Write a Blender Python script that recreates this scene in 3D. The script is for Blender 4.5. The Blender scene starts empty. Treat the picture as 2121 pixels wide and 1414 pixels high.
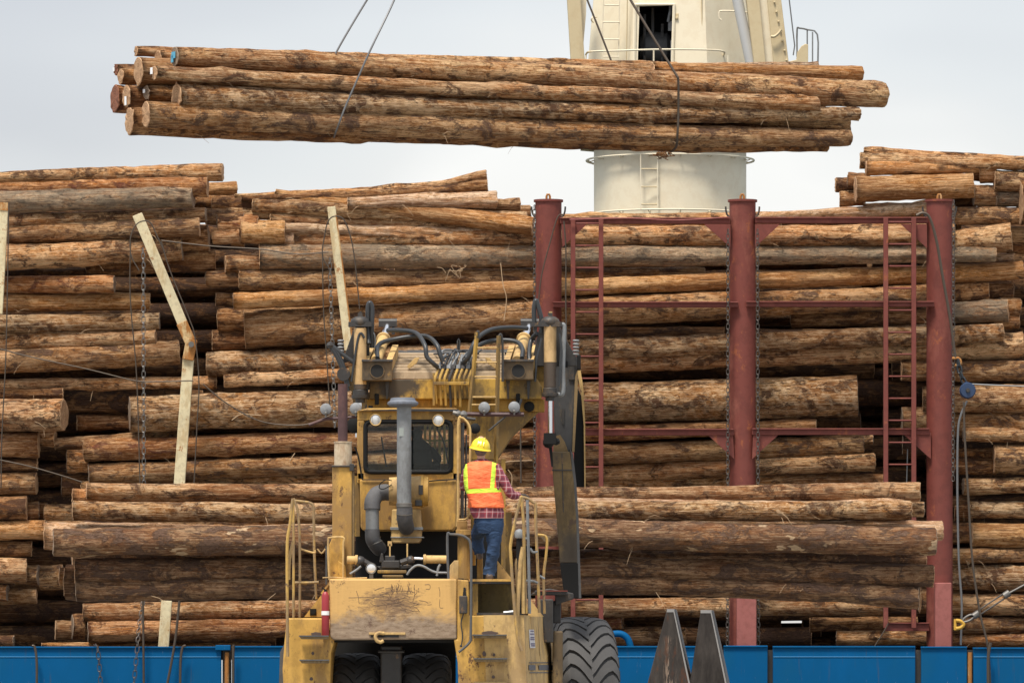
import bpy, bmesh, math, random
from mathutils import Vector, Matrix, noise
random.seed(7)
S = bpy.context.scene
COL = S.collection
# ---------------------------------------------------------------- camera (level, 200 mm, rise by lens shift)
F = 11783.0          # focal length in photo pixels
CAMH = 2.0           # eye height
HOR = 1300.0         # horizon row in the photo
cam = bpy.data.cameras.new('camera'); camo = bpy.data.objects.new('camera', cam); COL.objects.link(camo)
cam.lens = 200.0; cam.sensor_width = 36.0; cam.sensor_fit = 'HORIZONTAL'
cam.shift_x = 0.0; cam.shift_y = (HOR - 707.0) / 2121.0
cam.clip_start = 1.0; cam.clip_end = 6000.0
camo.location = (0, 0, CAMH); camo.rotation_euler = (math.radians(90), 0, 0)
S.camera = camo
# ---------------------------------------------------------------- world: bright overcast over a Nishita sky
SUN_EL = math.radians(66); SUN_AZ = math.radians(205)      # azimuth clockwise from +Y: behind the camera, a little left
w = bpy.data.worlds.new('World'); S.world = w; w.use_nodes = True
nt = w.node_tree; nt.nodes.clear()
def wn(t): return nt.nodes.new(t)
out = wn('ShaderNodeOutputWorld'); bgs = wn('ShaderNodeBackground'); bgc = wn('ShaderNodeBackground'); add = wn('ShaderNodeAddShader')
sky = wn('ShaderNodeTexSky'); sky.sky_type = 'NISHITA'; sky.sun_disc = False
sky.sun_elevation = SUN_EL; sky.sun_rotation = SUN_AZ; sky.dust_density = 3.0
bgs.inputs['Strength'].default_value = 0.05
nt.links.new(sky.outputs[0], bgs.inputs['Color'])
tc = wn('ShaderNodeTexCoord'); sep = wn('ShaderNodeSeparateXYZ'); nt.links.new(tc.outputs['Generated'], sep.inputs[0])
cn = wn('ShaderNodeTexNoise'); cn.inputs['Scale'].default_value = 7.0; cn.inputs['Detail'].default_value = 3.0
mp = wn('ShaderNodeMapping'); mp.inputs['Scale'].default_value = (1, 1, 3.0); nt.links.new(tc.outputs['Generated'], mp.inputs[0]); nt.links.new(mp.outputs[0], cn.inputs['Vector'])
ma = wn('ShaderNodeMath'); ma.operation = 'MULTIPLY_ADD'; ma.inputs[1].default_value = 0.13; ma.inputs[2].default_value = -0.065
nt.links.new(cn.outputs['Fac'], ma.inputs[0])
ab = wn('ShaderNodeMath'); ab.operation = 'ABSOLUTE'; nt.links.new(sep.outputs['X'], ab.inputs[0])
ax = wn('ShaderNodeMath'); ax.operation = 'MULTIPLY_ADD'; ax.inputs[1].default_value = 0.36
nt.links.new(ab.outputs[0], ax.inputs[0]); nt.links.new(ma.outputs[0], ax.inputs[2])
a2 = wn('ShaderNodeMath'); a2.operation = 'ADD'; nt.links.new(sep.outputs['Z'], a2.inputs[0]); nt.links.new(ax.outputs[0], a2.inputs[1])
cr = wn('ShaderNodeValToRGB'); e = cr.color_ramp.elements
e[0].position = 0.0; e[0].color = (0.50, 0.49, 0.46, 1)
e[1].position = 1.0; e[1].color = (0.74, 0.77, 0.80, 1)
for p, c in ((0.012, (0.74, 0.72, 0.69, 1)), (0.086, (0.83, 0.81, 0.785, 1)), (0.098, (0.72, 0.71, 0.70, 1)), (0.112, (0.66, 0.665, 0.67, 1)), (0.145, (0.525, 0.525, 0.55, 1)), (0.22, (0.50, 0.53, 0.56, 1)), (0.5, (0.60, 0.62, 0.65, 1))):
    k = cr.color_ramp.elements.new(p); k.color = c
nt.links.new(a2.outputs[0], cr.inputs[0]); nt.links.new(cr.outputs[0], bgc.inputs['Color'])
bgc.inputs['Strength'].default_value = 1.0
nt.links.new(bgs.outputs[0], add.inputs[0]); nt.links.new(bgc.outputs[0], add.inputs[1]); nt.links.new(add.outputs[0], out.inputs[0])
# ---------------------------------------------------------------- sun behind thin cloud
sun = bpy.data.lights.new('sun', 'SUN'); sun.energy = 4.7; sun.angle = math.radians(12); sun.color = (1.0, 0.93, 0.83)
suno = bpy.data.objects.new('sun', sun); COL.objects.link(suno)
sd = Vector((math.sin(SUN_AZ) * math.cos(SUN_EL), math.cos(SUN_AZ) * math.cos(SUN_EL), math.sin(SUN_EL)))
suno.rotation_euler = sd.to_track_quat('Z', 'Y').to_euler(); suno.location = (-20, -20, 60)
S.view_settings.view_transform = 'Standard'; S.view_settings.look = 'None'; S.view_settings.gamma = 1.0; S.view_settings.exposure = 0.0
# ================================================================ helpers
def W(px, py, Y): return Vector(((px - 1060.5) * Y / F, Y, CAMH + (HOR - py) * Y / F))
def tag(o, label=None, cat=None, group=None, kind=None):
    if label: o['label'] = label
    if cat: o['category'] = cat
    if group: o['group'] = group
    if kind: o['kind'] = kind
    return o
class MB:
    def __init__(s): s.v = []; s.f = []; s.m = []
    def quadbox(s, c, mi=0):                    # c = 8 corners: front 4 (loop), back 4 (same order)
        b = len(s.v); s.v += [Vector(p) for p in c]
        for q in ((0,1,2,3),(7,6,5,4),(0,4,5,1),(1,5,6,2),(2,6,7,3),(3,7,4,0)):
            s.f.append([b+i for i in q]); s.m.append(mi)
        return s
    def pbox(s, x0, y0, x1, y1, Y, dep, mi=0):  # pixel rectangle on plane Y, pushed back by dep metres
        a = [W(x0,y1,Y), W(x1,y1,Y), W(x1,y0,Y), W(x0,y0,Y)]
        return s.quadbox(a + [p + Vector((0,dep,0)) for p in a], mi)
    def prism(s, pts, Y, dep, mi=0, sh=(0,0)):  # pixel polygon pushed back by dep (sheared by sh in x,z metres)
        b = len(s.v); n = len(pts)
        fr = [W(x,y,Y) for x,y in pts]
        s.v += fr + [p + Vector((sh[0],dep,sh[1])) for p in fr]
        s.f.append([b+i for i in range(n)][::-1]); s.f.append([b+n+i for i in range(n)])
        for i in range(n):
            j = (i+1) % n; s.f.append([b+i, b+j, b+n+j, b+n+i])
        s.m += [mi]*(n+2); return s
    def box(s, c, sz, mi=0, R=None):
        x,y,z = (k/2 for k in sz); c = Vector(c)
        q = [Vector(p) for p in ((-x,-y,-z),(x,-y,-z),(x,-y,z),(-x,-y,z),(-x,y,-z),(x,y,-z),(x,y,z),(-x,y,z))]
        if R is not None: q = [R @ p for p in q]
        return s.quadbox([c+p for p in q], mi)
    def tube(s, pts, r, n=8, mi=0, cap=True):
        pts = [Vector(p) for p in pts]; b = len(s.v); m = len(pts)
        rs = r if isinstance(r, (list,tuple)) else [r]*m
        t0 = (pts[1]-pts[0]).normalized(); up = Vector((0,0,1)) if abs(t0.z) < .9 else Vector((0,1,0))
        nrm = t0.cross(up).normalized()
        for i in range(m):
            t = (pts[min(i+1,m-1)] - pts[max(i-1,0)])
            if t.length < 1e-9: t = t0
            t = t.normalized(); nrm = (nrm - t*nrm.dot(t)).normalized(); bn = t.cross(nrm)
            for k in range(n):
                a = 2*math.pi*k/n; s.v.append(pts[i] + (nrm*math.cos(a) + bn*math.sin(a))*rs[i])
        for i in range(m-1):
            for k in range(n):
                l = (k+1) % n; s.f.append([b+i*n+k, b+i*n+l, b+(i+1)*n+l, b+(i+1)*n+k]); s.m.append(mi)
        if cap:
            s.f.append([b+k for k in range(n)][::-1]); s.f.append([b+(m-1)*n+k for k in range(n)]); s.m += [mi,mi]
        return s
    def cyl(s, a, b, r, n=16, mi=0): return s.tube([a,b], r, n, mi)
    def lathe(s, o, ax, prof, n=24, mi=0, cap=True):    # prof = [(distance along axis, radius)]
        o = Vector(o); ax = Vector(ax).normalized()
        u = ax.orthogonal().normalized(); v = ax.cross(u); b = len(s.v)
        for d, r in prof:
            for k in range(n):
                a = 2*math.pi*k/n; s.v.append(o + ax*d + (u*math.cos(a)+v*math.sin(a))*max(r,1e-4))
        for i in range(len(prof)-1):
            for k in range(n):
                l = (k+1)%n; s.f.append([b+i*n+k, b+i*n+l, b+(i+1)*n+l, b+(i+1)*n+k]); s.m.append(mi)
        if cap:
            s.f.append([b+k for k in range(n)][::-1]); e = b+(len(prof)-1)*n; s.f.append([e+k for k in range(n)]); s.m += [mi,mi]
        return s
    def ball(s, c, r, n=12, mi=0, sc=(1,1,1)):
        c = Vector(c); b = len(s.v); m = n//2+1
        for i in range(m):
            th = math.pi*i/(m-1)
            for k in range(n):
                a = 2*math.pi*k/n
                s.v.append(c + Vector((math.sin(th)*math.cos(a)*r*sc[0], math.sin(th)*math.sin(a)*r*sc[1], math.cos(th)*r*sc[2])))
        for i in range(m-1):
            for k in range(n):
                l=(k+1)%n; s.f.append([b+i*n+k, b+(i+1)*n+k, b+(i+1)*n+l, b+i*n+l]); s.m.append(mi)
        return s
    def loft(s, rings, n=20, mi=0, wob=0.0, sd=0):      # rings = [(centre, rx, ry, ux)]: ellipses in a plane whose x axis is ux, second axis given
        b = len(s.v)
        for i,(c,rx,ry,ux,uy) in enumerate(rings):
            c=Vector(c); ux=Vector(ux).normalized(); uy=Vector(uy).normalized()
            for k in range(n):
                a=2*math.pi*k/n; ca,sa=math.cos(a),math.sin(a)
                q=c+ux*(rx*math.copysign(abs(ca)**.85,ca))+uy*(ry*math.copysign(abs(sa)**.85,sa))
                if wob: q += (q-c).normalized()*wob*noise.noise(Vector((q.x*9+sd,q.y*9,q.z*16+q.x*6)))
                s.v.append(q)
        for i in range(len(rings)-1):
            for k in range(n):
                l=(k+1)%n; s.f.append([b+i*n+k,b+i*n+l,b+(i+1)*n+l,b+(i+1)*n+k]); s.m.append(mi)
        s.f.append([b+k for k in range(n)][::-1]); e=b+(len(rings)-1)*n; s.f.append([e+k for k in range(n)]); s.m+=[mi,mi]
        return s
    def build(s, name, mats, parent=None, smooth=False, bevel=0.0, origin=None):
        if not isinstance(mats,(list,tuple)): mats=[mats]
        if origin is None:
            lo=Vector([min(p[i] for p in s.v) for i in range(3)]); hi=Vector([max(p[i] for p in s.v) for i in range(3)])
            origin=(lo+hi)/2 if parent else Vector(((lo.x+hi.x)/2,(lo.y+hi.y)/2,lo.z))
        me=bpy.data.meshes.new(name); me.from_pydata([tuple(p-origin) for p in s.v],[],s.f)
        for m in mats: me.materials.append(m)
        me.polygons.foreach_set('material_index', s.m)
        bm=bmesh.new(); bm.from_mesh(me); bmesh.ops.recalc_face_normals(bm, faces=bm.faces)
        if smooth:
            for f in bm.faces: f.smooth=True
            for ed in bm.edges:
                if len(ed.link_faces)==2 and ed.calc_face_angle(0)>0.7: ed.smooth=False
        bm.to_mesh(me); bm.free()
        o=bpy.data.objects.new(name, me); COL.objects.link(o)
        if parent is not None:
            o.parent=parent; o.location=origin-wloc(parent)
        else: o.location=origin
        if bevel:
            b=o.modifiers.new('bevel','BEVEL'); b.width=bevel; b.segments=2; b.limit_method='ANGLE'; b.angle_limit=math.radians(35)
        return o
def wloc(o):
    l=Vector(o.location)
    while o.parent: o=o.parent; l+=Vector(o.location)
    return l
def root(name, loc, label, cat, group=None):
    o=bpy.data.objects.new(name,None); COL.objects.link(o); o.location=loc; o.empty_display_size=.2
    return tag(o,label,cat,group)
def spline(pts, n=8):                       # Catmull-Rom through the points
    P=[Vector(p) for p in pts]; P=[P[0]*2-P[1]]+P+[P[-1]*2-P[-2]]; out=[]
    for i in range(1,len(P)-2):
        for k in range(n):
            t=k/n; a,b,c,d=P[i-1],P[i],P[i+1],P[i+2]
            out.append(0.5*((2*b)+(c-a)*t+(2*a-5*b+4*c-d)*t*t+(3*b-a-3*c+d)*t*t*t))
    return out+[P[-2]]
def PT(pts, Y): return [W(p[0],p[1],p[2] if len(p)>2 else Y) for p in pts]
def sag(a,b,drop,n=16): return [Vector(a).lerp(Vector(b),i/n)-Vector((0,0,drop*4*(i/n)*(1-i/n))) for i in range(n+1)]
# ---------------------------------------------------------------- materials
class NT:
    def __init__(s,name):
        s.m=bpy.data.materials.new(name); s.m.use_nodes=True; s.t=s.m.node_tree; s.b=s.t.nodes['Principled BSDF']
        s.tc=s.t.nodes.new('ShaderNodeTexCoord'); s.oi=s.t.nodes.new('ShaderNodeObjectInfo')
    def n(s,t,**k):
        x=s.t.nodes.new(t)
        for a,v in k.items(): setattr(x,a,v)
        return x
    def l(s,a,b): s.t.links.new(a,b)
    def coord(s,scale=(1,1,1),rot=(0,0,0),rnd=True):
        mp=s.n('ShaderNodeMapping'); mp.inputs['Scale'].default_value=scale; mp.inputs['Rotation'].default_value=rot
        s.l(s.tc.outputs['Object'],mp.inputs[0])
        if rnd:
            mu=s.n('ShaderNodeMath',operation='MULTIPLY'); mu.inputs[1].default_value=91.7; s.l(s.oi.outputs['Random'],mu.inputs[0])
            cb=s.n('ShaderNodeCombineXYZ'); s.l(mu.outputs[0],cb.inputs[0]); s.l(mu.outputs[0],cb.inputs[1]); s.l(cb.outputs[0],mp.inputs['Location'])
        return mp.outputs[0]
    def noise(s,vec,scale,detail=4,rough=.6,dist=0):
        x=s.n('ShaderNodeTexNoise'); x.inputs['Scale'].default_value=scale; x.inputs['Detail'].default_value=detail
        x.inputs['Roughness'].default_value=rough; x.inputs['Distortion'].default_value=dist; s.l(vec,x.inputs['Vector']); return x.outputs['Fac']
    def ramp(s,fac,stops,interp='LINEAR'):
        r=s.n('ShaderNodeValToRGB'); r.color_ramp.interpolation=interp; el=r.color_ramp.elements
        while len(el)<len(stops): el.new(.5)
        for q,(p,c) in zip(el,stops):
            q.position=p; q.color=(c,c,c,1) if not isinstance(c,tuple) else (*c,1)
        s.l(fac,r.inputs[0]); return r.outputs['Color']
    def mix(s,fac,a,b,mode='MIX'):
        x=s.n('ShaderNodeMixRGB',blend_type=mode)
        for v,i in ((fac,0),(a,1),(b,2)):
            if isinstance(v,(int,float)): x.inputs[i].default_value=v
            elif isinstance(v,tuple): x.inputs[i].default_value=(*v,1)
            else: s.l(v,x.inputs[i])
        return x.outputs[0]
    def math(s,op,a,b=0):
        x=s.n('ShaderNodeMath',operation=op)
        for v,i in ((a,0),(b,1)):
            if isinstance(v,(int,float)): x.inputs[i].default_value=v
            else: s.l(v,x.inputs[i])
        return x.outputs[0]
    def bump(s,h,st=.4,d=.02):
        x=s.n('ShaderNodeBump'); x.inputs['Strength'].default_value=st; x.inputs['Distance'].default_value=d; s.l(h,x.inputs['Height']); s.l(x.outputs[0],s.b.inputs['Normal'])
    def fin(s,col=None,rough=.7,metal=0,spec=None):
        if col is not None:
            if isinstance(col,tuple): s.b.inputs['Base Color'].default_value=(*col,1)
            else: s.l(col,s.b.inputs['Base Color'])
        if isinstance(rough,(int,float)): s.b.inputs['Roughness'].default_value=rough
        else: s.l(rough,s.b.inputs['Roughness'])
        s.b.inputs['Metallic'].default_value=metal
        if spec is not None: s.b.inputs['Specular IOR Level'].default_value=spec
        return s.m
def log_mat(name, wood, pale, bark, barkamt, grey=0.0, slash=0.0, chips=0.0):
    t=NT(name)
    fib=t.noise(t.coord((.5,6,6)),3.4,7,.75,.5)                      # long fibres
    pat=t.noise(t.coord((1.5,3.0,3.0)),1.7,8,.74,.7)                 # bark patches, ragged
    big=t.noise(t.coord((1,1,1)),.6,3,.6)
    fine=t.noise(t.coord((2.6,9,9)),7,6,.8,.3)
    lay=t.noise(t.coord((.55,1.6,1.6)),1.1,7,.62,.5)                # large areas of retained inner bark
    mot=t.noise(t.coord((2.2,4.5,4.5)),3.6,6,.8,.6)                  # small mottling
    c=t.mix(t.ramp(fib,[(.44,0.),(.56,1.)]),(wood[0]*.88,wood[1]*.84,wood[2]*.80),pale)
    c=t.mix(t.ramp(big,[(.42,0.),(.58,.7)]),c,(wood[0]*.95,wood[1]*.74,wood[2]*.58))
    c=t.mix(t.ramp(mot,[(.52,0.),(.57,.85)]),c,(wood[0]*.46,wood[1]*.36,wood[2]*.30))
    c=t.mix(t.ramp(mot,[(.40,.8),(.455,0.)]),c,(pale[0]*1.12,pale[1]*1.14,pale[2]*1.2))
    c=t.mix(t.ramp(lay,[(.50,0.),(.535,.55)]),c,(wood[0]*.52,wood[1]*.46,wood[2]*.50)); c=t.mix(t.ramp(lay,[(.385,.45),(.42,0.)]),c,(pale[0]*1.1,pale[1]*1.1,pale[2]*1.15))
    hv=t.n('ShaderNodeHueSaturation'); sh=t.math('MULTIPLY_ADD',t.oi.outputs['Random'],.45); t.t.nodes[-1].inputs[2].default_value=.86
    hv.inputs['Saturation'].default_value=1.10; t.l(sh,hv.inputs['Value']); t.l(c,hv.inputs['Color']); c=hv.outputs[0]
    r2=t.math('FRACT',t.math('MULTIPLY',t.oi.outputs['Random'],17.3)); c=t.mix(t.math('MULTIPLY',r2,.55),c,(1.0,.93,.80),'MULTIPLY'); r3=t.math('FRACT',t.math('MULTIPLY',t.oi.outputs['Random'],5.7)); c=t.mix(t.math('MULTIPLY',r3,.4),c,(1.0,.93,1.02),'MULTIPLY')
    stk=t.noise(t.coord((.35,14,14)),4.2,4,.8,.2); c=t.mix(t.ramp(stk,[(.50,0.),(.60,.55)]),c,(wood[0]*.40,wood[1]*.30,wood[2]*.24)); c=t.mix(t.ramp(stk,[(.40,.75),(.47,0.)]),c,(pale[0]*1.15,pale[1]*1.12,pale[2]*1.1))
    m=t.math('ADD',pat,t.math('MULTIPLY',t.math('SUBTRACT',fine,.5),.34))
    bk=t.ramp(m,[(.595-barkamt*.22,0.),(.645-barkamt*.22,.9)])
    bc=t.mix(t.ramp(fine,[(.38,0.),(.62,1.)]),bark,(bark[0]*2.9,bark[1]*2.9,bark[2]*2.8))
    c=t.mix(bk,c,bc)
    if slash:
        wv=t.n('ShaderNodeTexWave',wave_type='BANDS',bands_direction='X'); wv.inputs['Scale'].default_value=1.9; wv.inputs['Distortion'].default_value=7; wv.inputs['Detail'].default_value=4; wv.inputs['Detail Scale'].default_value=2.2; wv.inputs['Detail Roughness'].default_value=.7
        t.l(t.coord((1,1,1),(0,math.radians(34),0)),wv.inputs['Vector'])
        ms=t.noise(t.coord((.8,2,2)),1.1,4,.65)
        k=t.math('MULTIPLY',t.ramp(wv.outputs['Fac'],[(.55,0.),(.85,1.)]),t.ramp(ms,[(.40,0.),(.50,slash)]))
        k=t.math('MULTIPLY',k,t.ramp(fine,[(.42,.1),(.54,1.)])); k=t.math('MULTIPLY',k,t.ramp(mot,[(.44,1.),(.56,.25)]))
        c=t.mix(k,c,(pale[0]*1.02,pale[1]*1.0,pale[2]*1.0))
    if grey:
        gm=t.noise(t.coord((1.4,4,4)),1.8,8,.8,.5); c=t.mix(t.ramp(gm,[(.50-.12*grey,0.),(.66-.12*grey,.72)]),c,(.30,.25,.18))
        sp=t.noise(t.coord((3,6,6)),4,5,.8); c=t.mix(t.ramp(sp,[(.54,0.),(.64,.8*grey)]),c,(.05,.038,.03))
    if chips:
        cp=t.noise(t.coord((1.3,3.2,3.2)),1.6,3,.55,.3); c=t.mix(t.ramp(cp,[(.635,0.),(.65,1.)]),c,(.85,.60,.36))
    ck=t.noise(t.coord((.22,9,9)),6,3,.6,.2); c=t.mix(t.ramp(ck,[(.31,.8),(.38,0.)]),c,(.04,.02,.012))   # drying cracks
    kn=t.n('ShaderNodeTexVoronoi'); kn.inputs['Scale'].default_value=1.6; t.l(t.coord((.7,1,1)),kn.inputs['Vector'])
    kd=t.math('ADD',kn.outputs['Distance'],t.math('MULTIPLY',t.math('SUBTRACT',fine,.5),.12))
    c=t.mix(t.ramp(kd,[(.05,.75),(.12,0.)]),c,(.07,.032,.018))
    h=t.math('ADD',t.math('MULTIPLY',fib,.8),t.math('ADD',t.math('MULTIPLY',fine,1.0),t.math('MULTIPLY',bk,.5)))
    t.bump(h,1.0,.06)
    return t.fin(c,.82,spec=.25)
def end_mat(name, a, b):
    t=NT(name); r=t.n('ShaderNodeTexWave',wave_type='RINGS',rings_direction='X'); r.inputs['Scale'].default_value=9; r.inputs['Distortion'].default_value=1.2; r.inputs['Detail'].default_value=2
    t.l(t.tc.outputs['Object'],r.inputs['Vector']); n=t.noise(t.coord((4,4,4)),3,5,.7)
    c=t.mix(r.outputs['Fac'],a,b); c=t.mix(t.ramp(n,[(.42,0.),(.72,.8)]),c,(a[0]*.45,a[1]*.4,a[2]*.35)); t.bump(n,.5,.01)
    return t.fin(c,.85)
TAN=(.46,.255,.115); PALE=(.66,.45,.26); BARK=(.060,.027,.014)
LM={ 't':log_mat('tan_bark_wood',(.58,.315,.15),(.86,.60,.35),BARK,.24,slash=.35),
     'o':log_mat('orange_peeled_wood',(.62,.34,.15),(.80,.52,.28),BARK,-.15),
     'd':log_mat('dark_bark_wood',(.34,.175,.08),(.56,.34,.18),(.06,.027,.015),.32),
     'g':log_mat('grey_weathered_wood',(.46,.30,.17),(.72,.54,.36),(.07,.042,.028),.12,grey=.8),
     'p':log_mat('pale_peeled_wood',(.70,.46,.27),(.90,.70,.50),(.14,.06,.03),-.02,slash=.3),
     's':log_mat('scored_wood',(.50,.28,.125),(.86,.63,.39),BARK,.30,slash=.62),
     'r':log_mat('reddish_bark_wood',(.52,.25,.105),(.76,.47,.26),(.11,.036,.02),.26,slash=.25),
     'm':log_mat('mud_brown_bark',(.42,.235,.11),(.66,.44,.25),(.07,.037,.024),.27,slash=.3),
     'c':log_mat('chipped_bark_wood',(.36,.21,.12),(.52,.35,.21),(.10,.06,.042),.42,chips=1.0),
     'w':log_mat('painted_shade_bark',(.26,.15,.085),(.40,.26,.155),(.06,.035,.025),.40),  # darker bark copy: underside shade of the held bundle put into the colour
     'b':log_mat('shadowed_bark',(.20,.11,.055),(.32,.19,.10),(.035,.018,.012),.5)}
END=end_mat('cut_end_grain',(.40,.22,.11),(.56,.36,.20)); ENDR=end_mat('red_cut_end_grain',(.20,.075,.04),(.30,.12,.06))
ENDG=end_mat('weathered_end_grain',(.22,.15,.10),(.34,.25,.17))
SPL=NT('splinter_fibre').fin((.46,.32,.19),.8)
TONE={'t':'tan','o':'smooth orange','d':'dark brown','g':'weathered grey','p':'pale peeled','s':'diagonally scored','r':'reddish brown','m':'muddy brown','b':'shadowed brown','c':'chipped brown','w':'dull brown'}
WHITE_TAG=NT('white_plastic').fin((.85,.86,.86),.4); BLUE_TAG=NT('blue_marking_paint').fin((.10,.38,.55),.6)
# ---------------------------------------------------------------- logs
def make_log(name, path, tone, label, group=None, end=None, hi=True, splint=0, bend=.035, tags=()):
    P=[W(p[0],p[1],p[3]) for p in path]; R=[p[2]/2*p[3]/F for p in path]
    a,b=P[0],P[-1]; L=(b-a).length; X=(b-a).normalized(); Yv=Vector((0,0,1)).cross(X).normalized(); Z=X.cross(Yv)
    M=Matrix((X,Yv,Z)).transposed(); mid=(a+b)/2; seed=random.uniform(0,500)
    ns=max(14,int(L/(.14 if hi else .4))); nr=22 if hi else 12
    ts=[(p-a).dot(X)/L for p in P]; off=[(p-a).dot(Z) for p in P]; oy=[(p-a).dot(Yv) for p in P]
    def interp(vals,t):
        for i in range(len(ts)-1):
            if t<=ts[i+1] or i==len(ts)-2:
                k=(t-ts[i])/max(ts[i+1]-ts[i],1e-6); k=max(0,min(1,k))
                if len(ts)>2: k=k*k*(3-2*k)*.6+k*.4
                return vals[i]+(vals[i+1]-vals[i])*k
    mb=MB(); rot=random.uniform(0,6.28); tilt=(random.uniform(-.12,.12),random.uniform(-.12,.12)); flute=random.uniform(.02,.05)
    for i in range(ns+1):
        t=i/ns; r0=interp(R,t); u=t*L
        cz=interp(off,t)+bend*(r0/.25)*noise.noise(Vector((u*.35,seed,0)))*(1 if 0<t<1 else .5)+.012*noise.noise(Vector((u*1.6,seed,9)))
        cy=interp(oy,t)+bend*noise.noise(Vector((u*.35,seed+40,0)))
        for k in range(nr):
            an=rot+2*math.pi*k/nr; ca,sa=math.cos(an),math.sin(an)
            q=Vector((u*.9,ca*1.3,sa*1.3+seed)); q2=Vector((u*2.6,ca*3.2+seed,sa*3.2)); q3=Vector((u*7,ca*5,sa*5+seed))
            rr=r0*(1+flute*2*noise.noise(q)+.075*noise.noise(q2))+(.016*noise.noise(q3) if hi else 0)
            kn=noise.noise(Vector((u*1.1+seed,ca*2,sa*2)));
            if kn>.48: rr+=(kn-.48)*.16
            ex=0
            if i==0: ex=-r0*(tilt[0]*ca+.0)+random.uniform(-.008,.008)
            if i==ns: ex=r0*tilt[1]*ca+random.uniform(-.008,.008)
            mb.v.append(Vector((u-L/2+ex, cy+ca*rr, cz+sa*rr)))
    for i in range(ns):
        for k in range(nr):
            l=(k+1)%nr; mb.f.append([i*nr+k,i*nr+l,(i+1)*nr+l,(i+1)*nr+k]); mb.m.append(0)
    for e0,(i,sg) in enumerate(((0,-1),(ns,1))):
        base=i*nr; cen=sum((mb.v[base+k] for k in range(nr)),Vector())/nr; b0=len(mb.v)
        for k in range(nr): mb.v.append(cen+(mb.v[base+k]-cen)*.93+Vector((sg*.008,0,0)))
        mb.v.append(cen+Vector((sg*.006,0,0)))
        for k in range(nr):
            l=(k+1)%nr; mb.f.append([base+k,base+l,b0+l,b0+k]); mb.m.append(1); mb.f.append([b0+k,b0+l,b0+nr]); mb.m.append(1)
    for _ in range(splint):
        u=random.uniform(.05,.95); r0=interp(R,u); an=random.uniform(-2.6,-.2); fr=Vector((u*L-L/2,interp(oy,u),interp(off,u)))
        side=-1
        st=fr+Vector((0,side*-abs(math.cos(an))*r0 if Yv.y<0 else -abs(math.cos(an))*r0*1.0,math.sin(an)*r0*.9))
        if Yv.y<0: st.y=fr.y+abs(math.cos(an))*r0
        ln=random.uniform(.08,.3); d=Vector((random.uniform(-1,1),(-.35 if Yv.y>0 else .35),random.uniform(-.8,.15))).normalized()
        mb.tube([st,st+d*ln*.5+Vector((0,0,.01)),st+d*ln+Vector((0,0,-.03))],[.004,.003,.0015],4,2)
    bmn=bpy.data.meshes.new(name); bmn.from_pydata([tuple(p) for p in mb.v],[],mb.f)
    bmn.materials.append(LM[tone]); bmn.materials.append(end or random.choice((END,END,ENDG))); bmn.materials.append(SPL)
    bmn.polygons.foreach_set('material_index',mb.m); bmn.polygons.foreach_set('use_smooth',[m==0 for m in mb.m]); bmn.update()
    o=bpy.data.objects.new(name,bmn); COL.objects.link(o); o.matrix_world=Matrix.Translation(mid)@M.to_4x4()
    tag(o,label,'log',group)
    for (tx,ty,w_,h_,mt,nm) in tags:                 # small plates stapled on the left-hand cut face
        m=MB(); m.box((-L/2-.03,tx*R[0],ty*R[0]),(.006,w_,h_)); 
        p=m.build(nm,mt,None,origin=Vector((-L/2-.03,tx*R[0],ty*R[0]))); p.parent=o
    return o
# ================================================================ ground, water, ship deck
def gmat(name,a,b,sc):
    t=NT(name); n=t.noise(t.coord((1,1,1),rnd=False),sc,6,.7); t.bump(n,.3,.02); return t.fin(t.mix(n,a,b),.9)
CONC=gmat('quay_concrete',(.20,.19,.17),(.32,.30,.27),1.5)
mb=MB(); mb.quadbox([(-900,-400,-3),(900,-400,-3),(900,-400,0),(-900,-400,0),(-900,86.2,-3),(900,86.2,-3),(900,86.2,0),(-900,86.2,0)])
tag(mb.build('ground',CONC),None,None,None,'structure')
t=NT('harbour_water'); wnz=t.noise(t.coord((1,1,1),rnd=False),.8,4,.6); t.bump(wnz,.3,.1); WAT=t.fin((.05,.08,.09),.15)
mb=MB(); mb.v=[Vector(p) for p in ((-3000,86.2,-2.2),(3000,86.2,-2.2),(3000,5000,-2.2),(-3000,5000,-2.2))]; mb.f=[[0,1,2,3]]; mb.m=[0]
tag(mb.build('water',WAT),None,None,None,'structure')
# ================================================================ the logs piled on the ship
YP=89.75
def YL(l): return YP+l*.42
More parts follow.
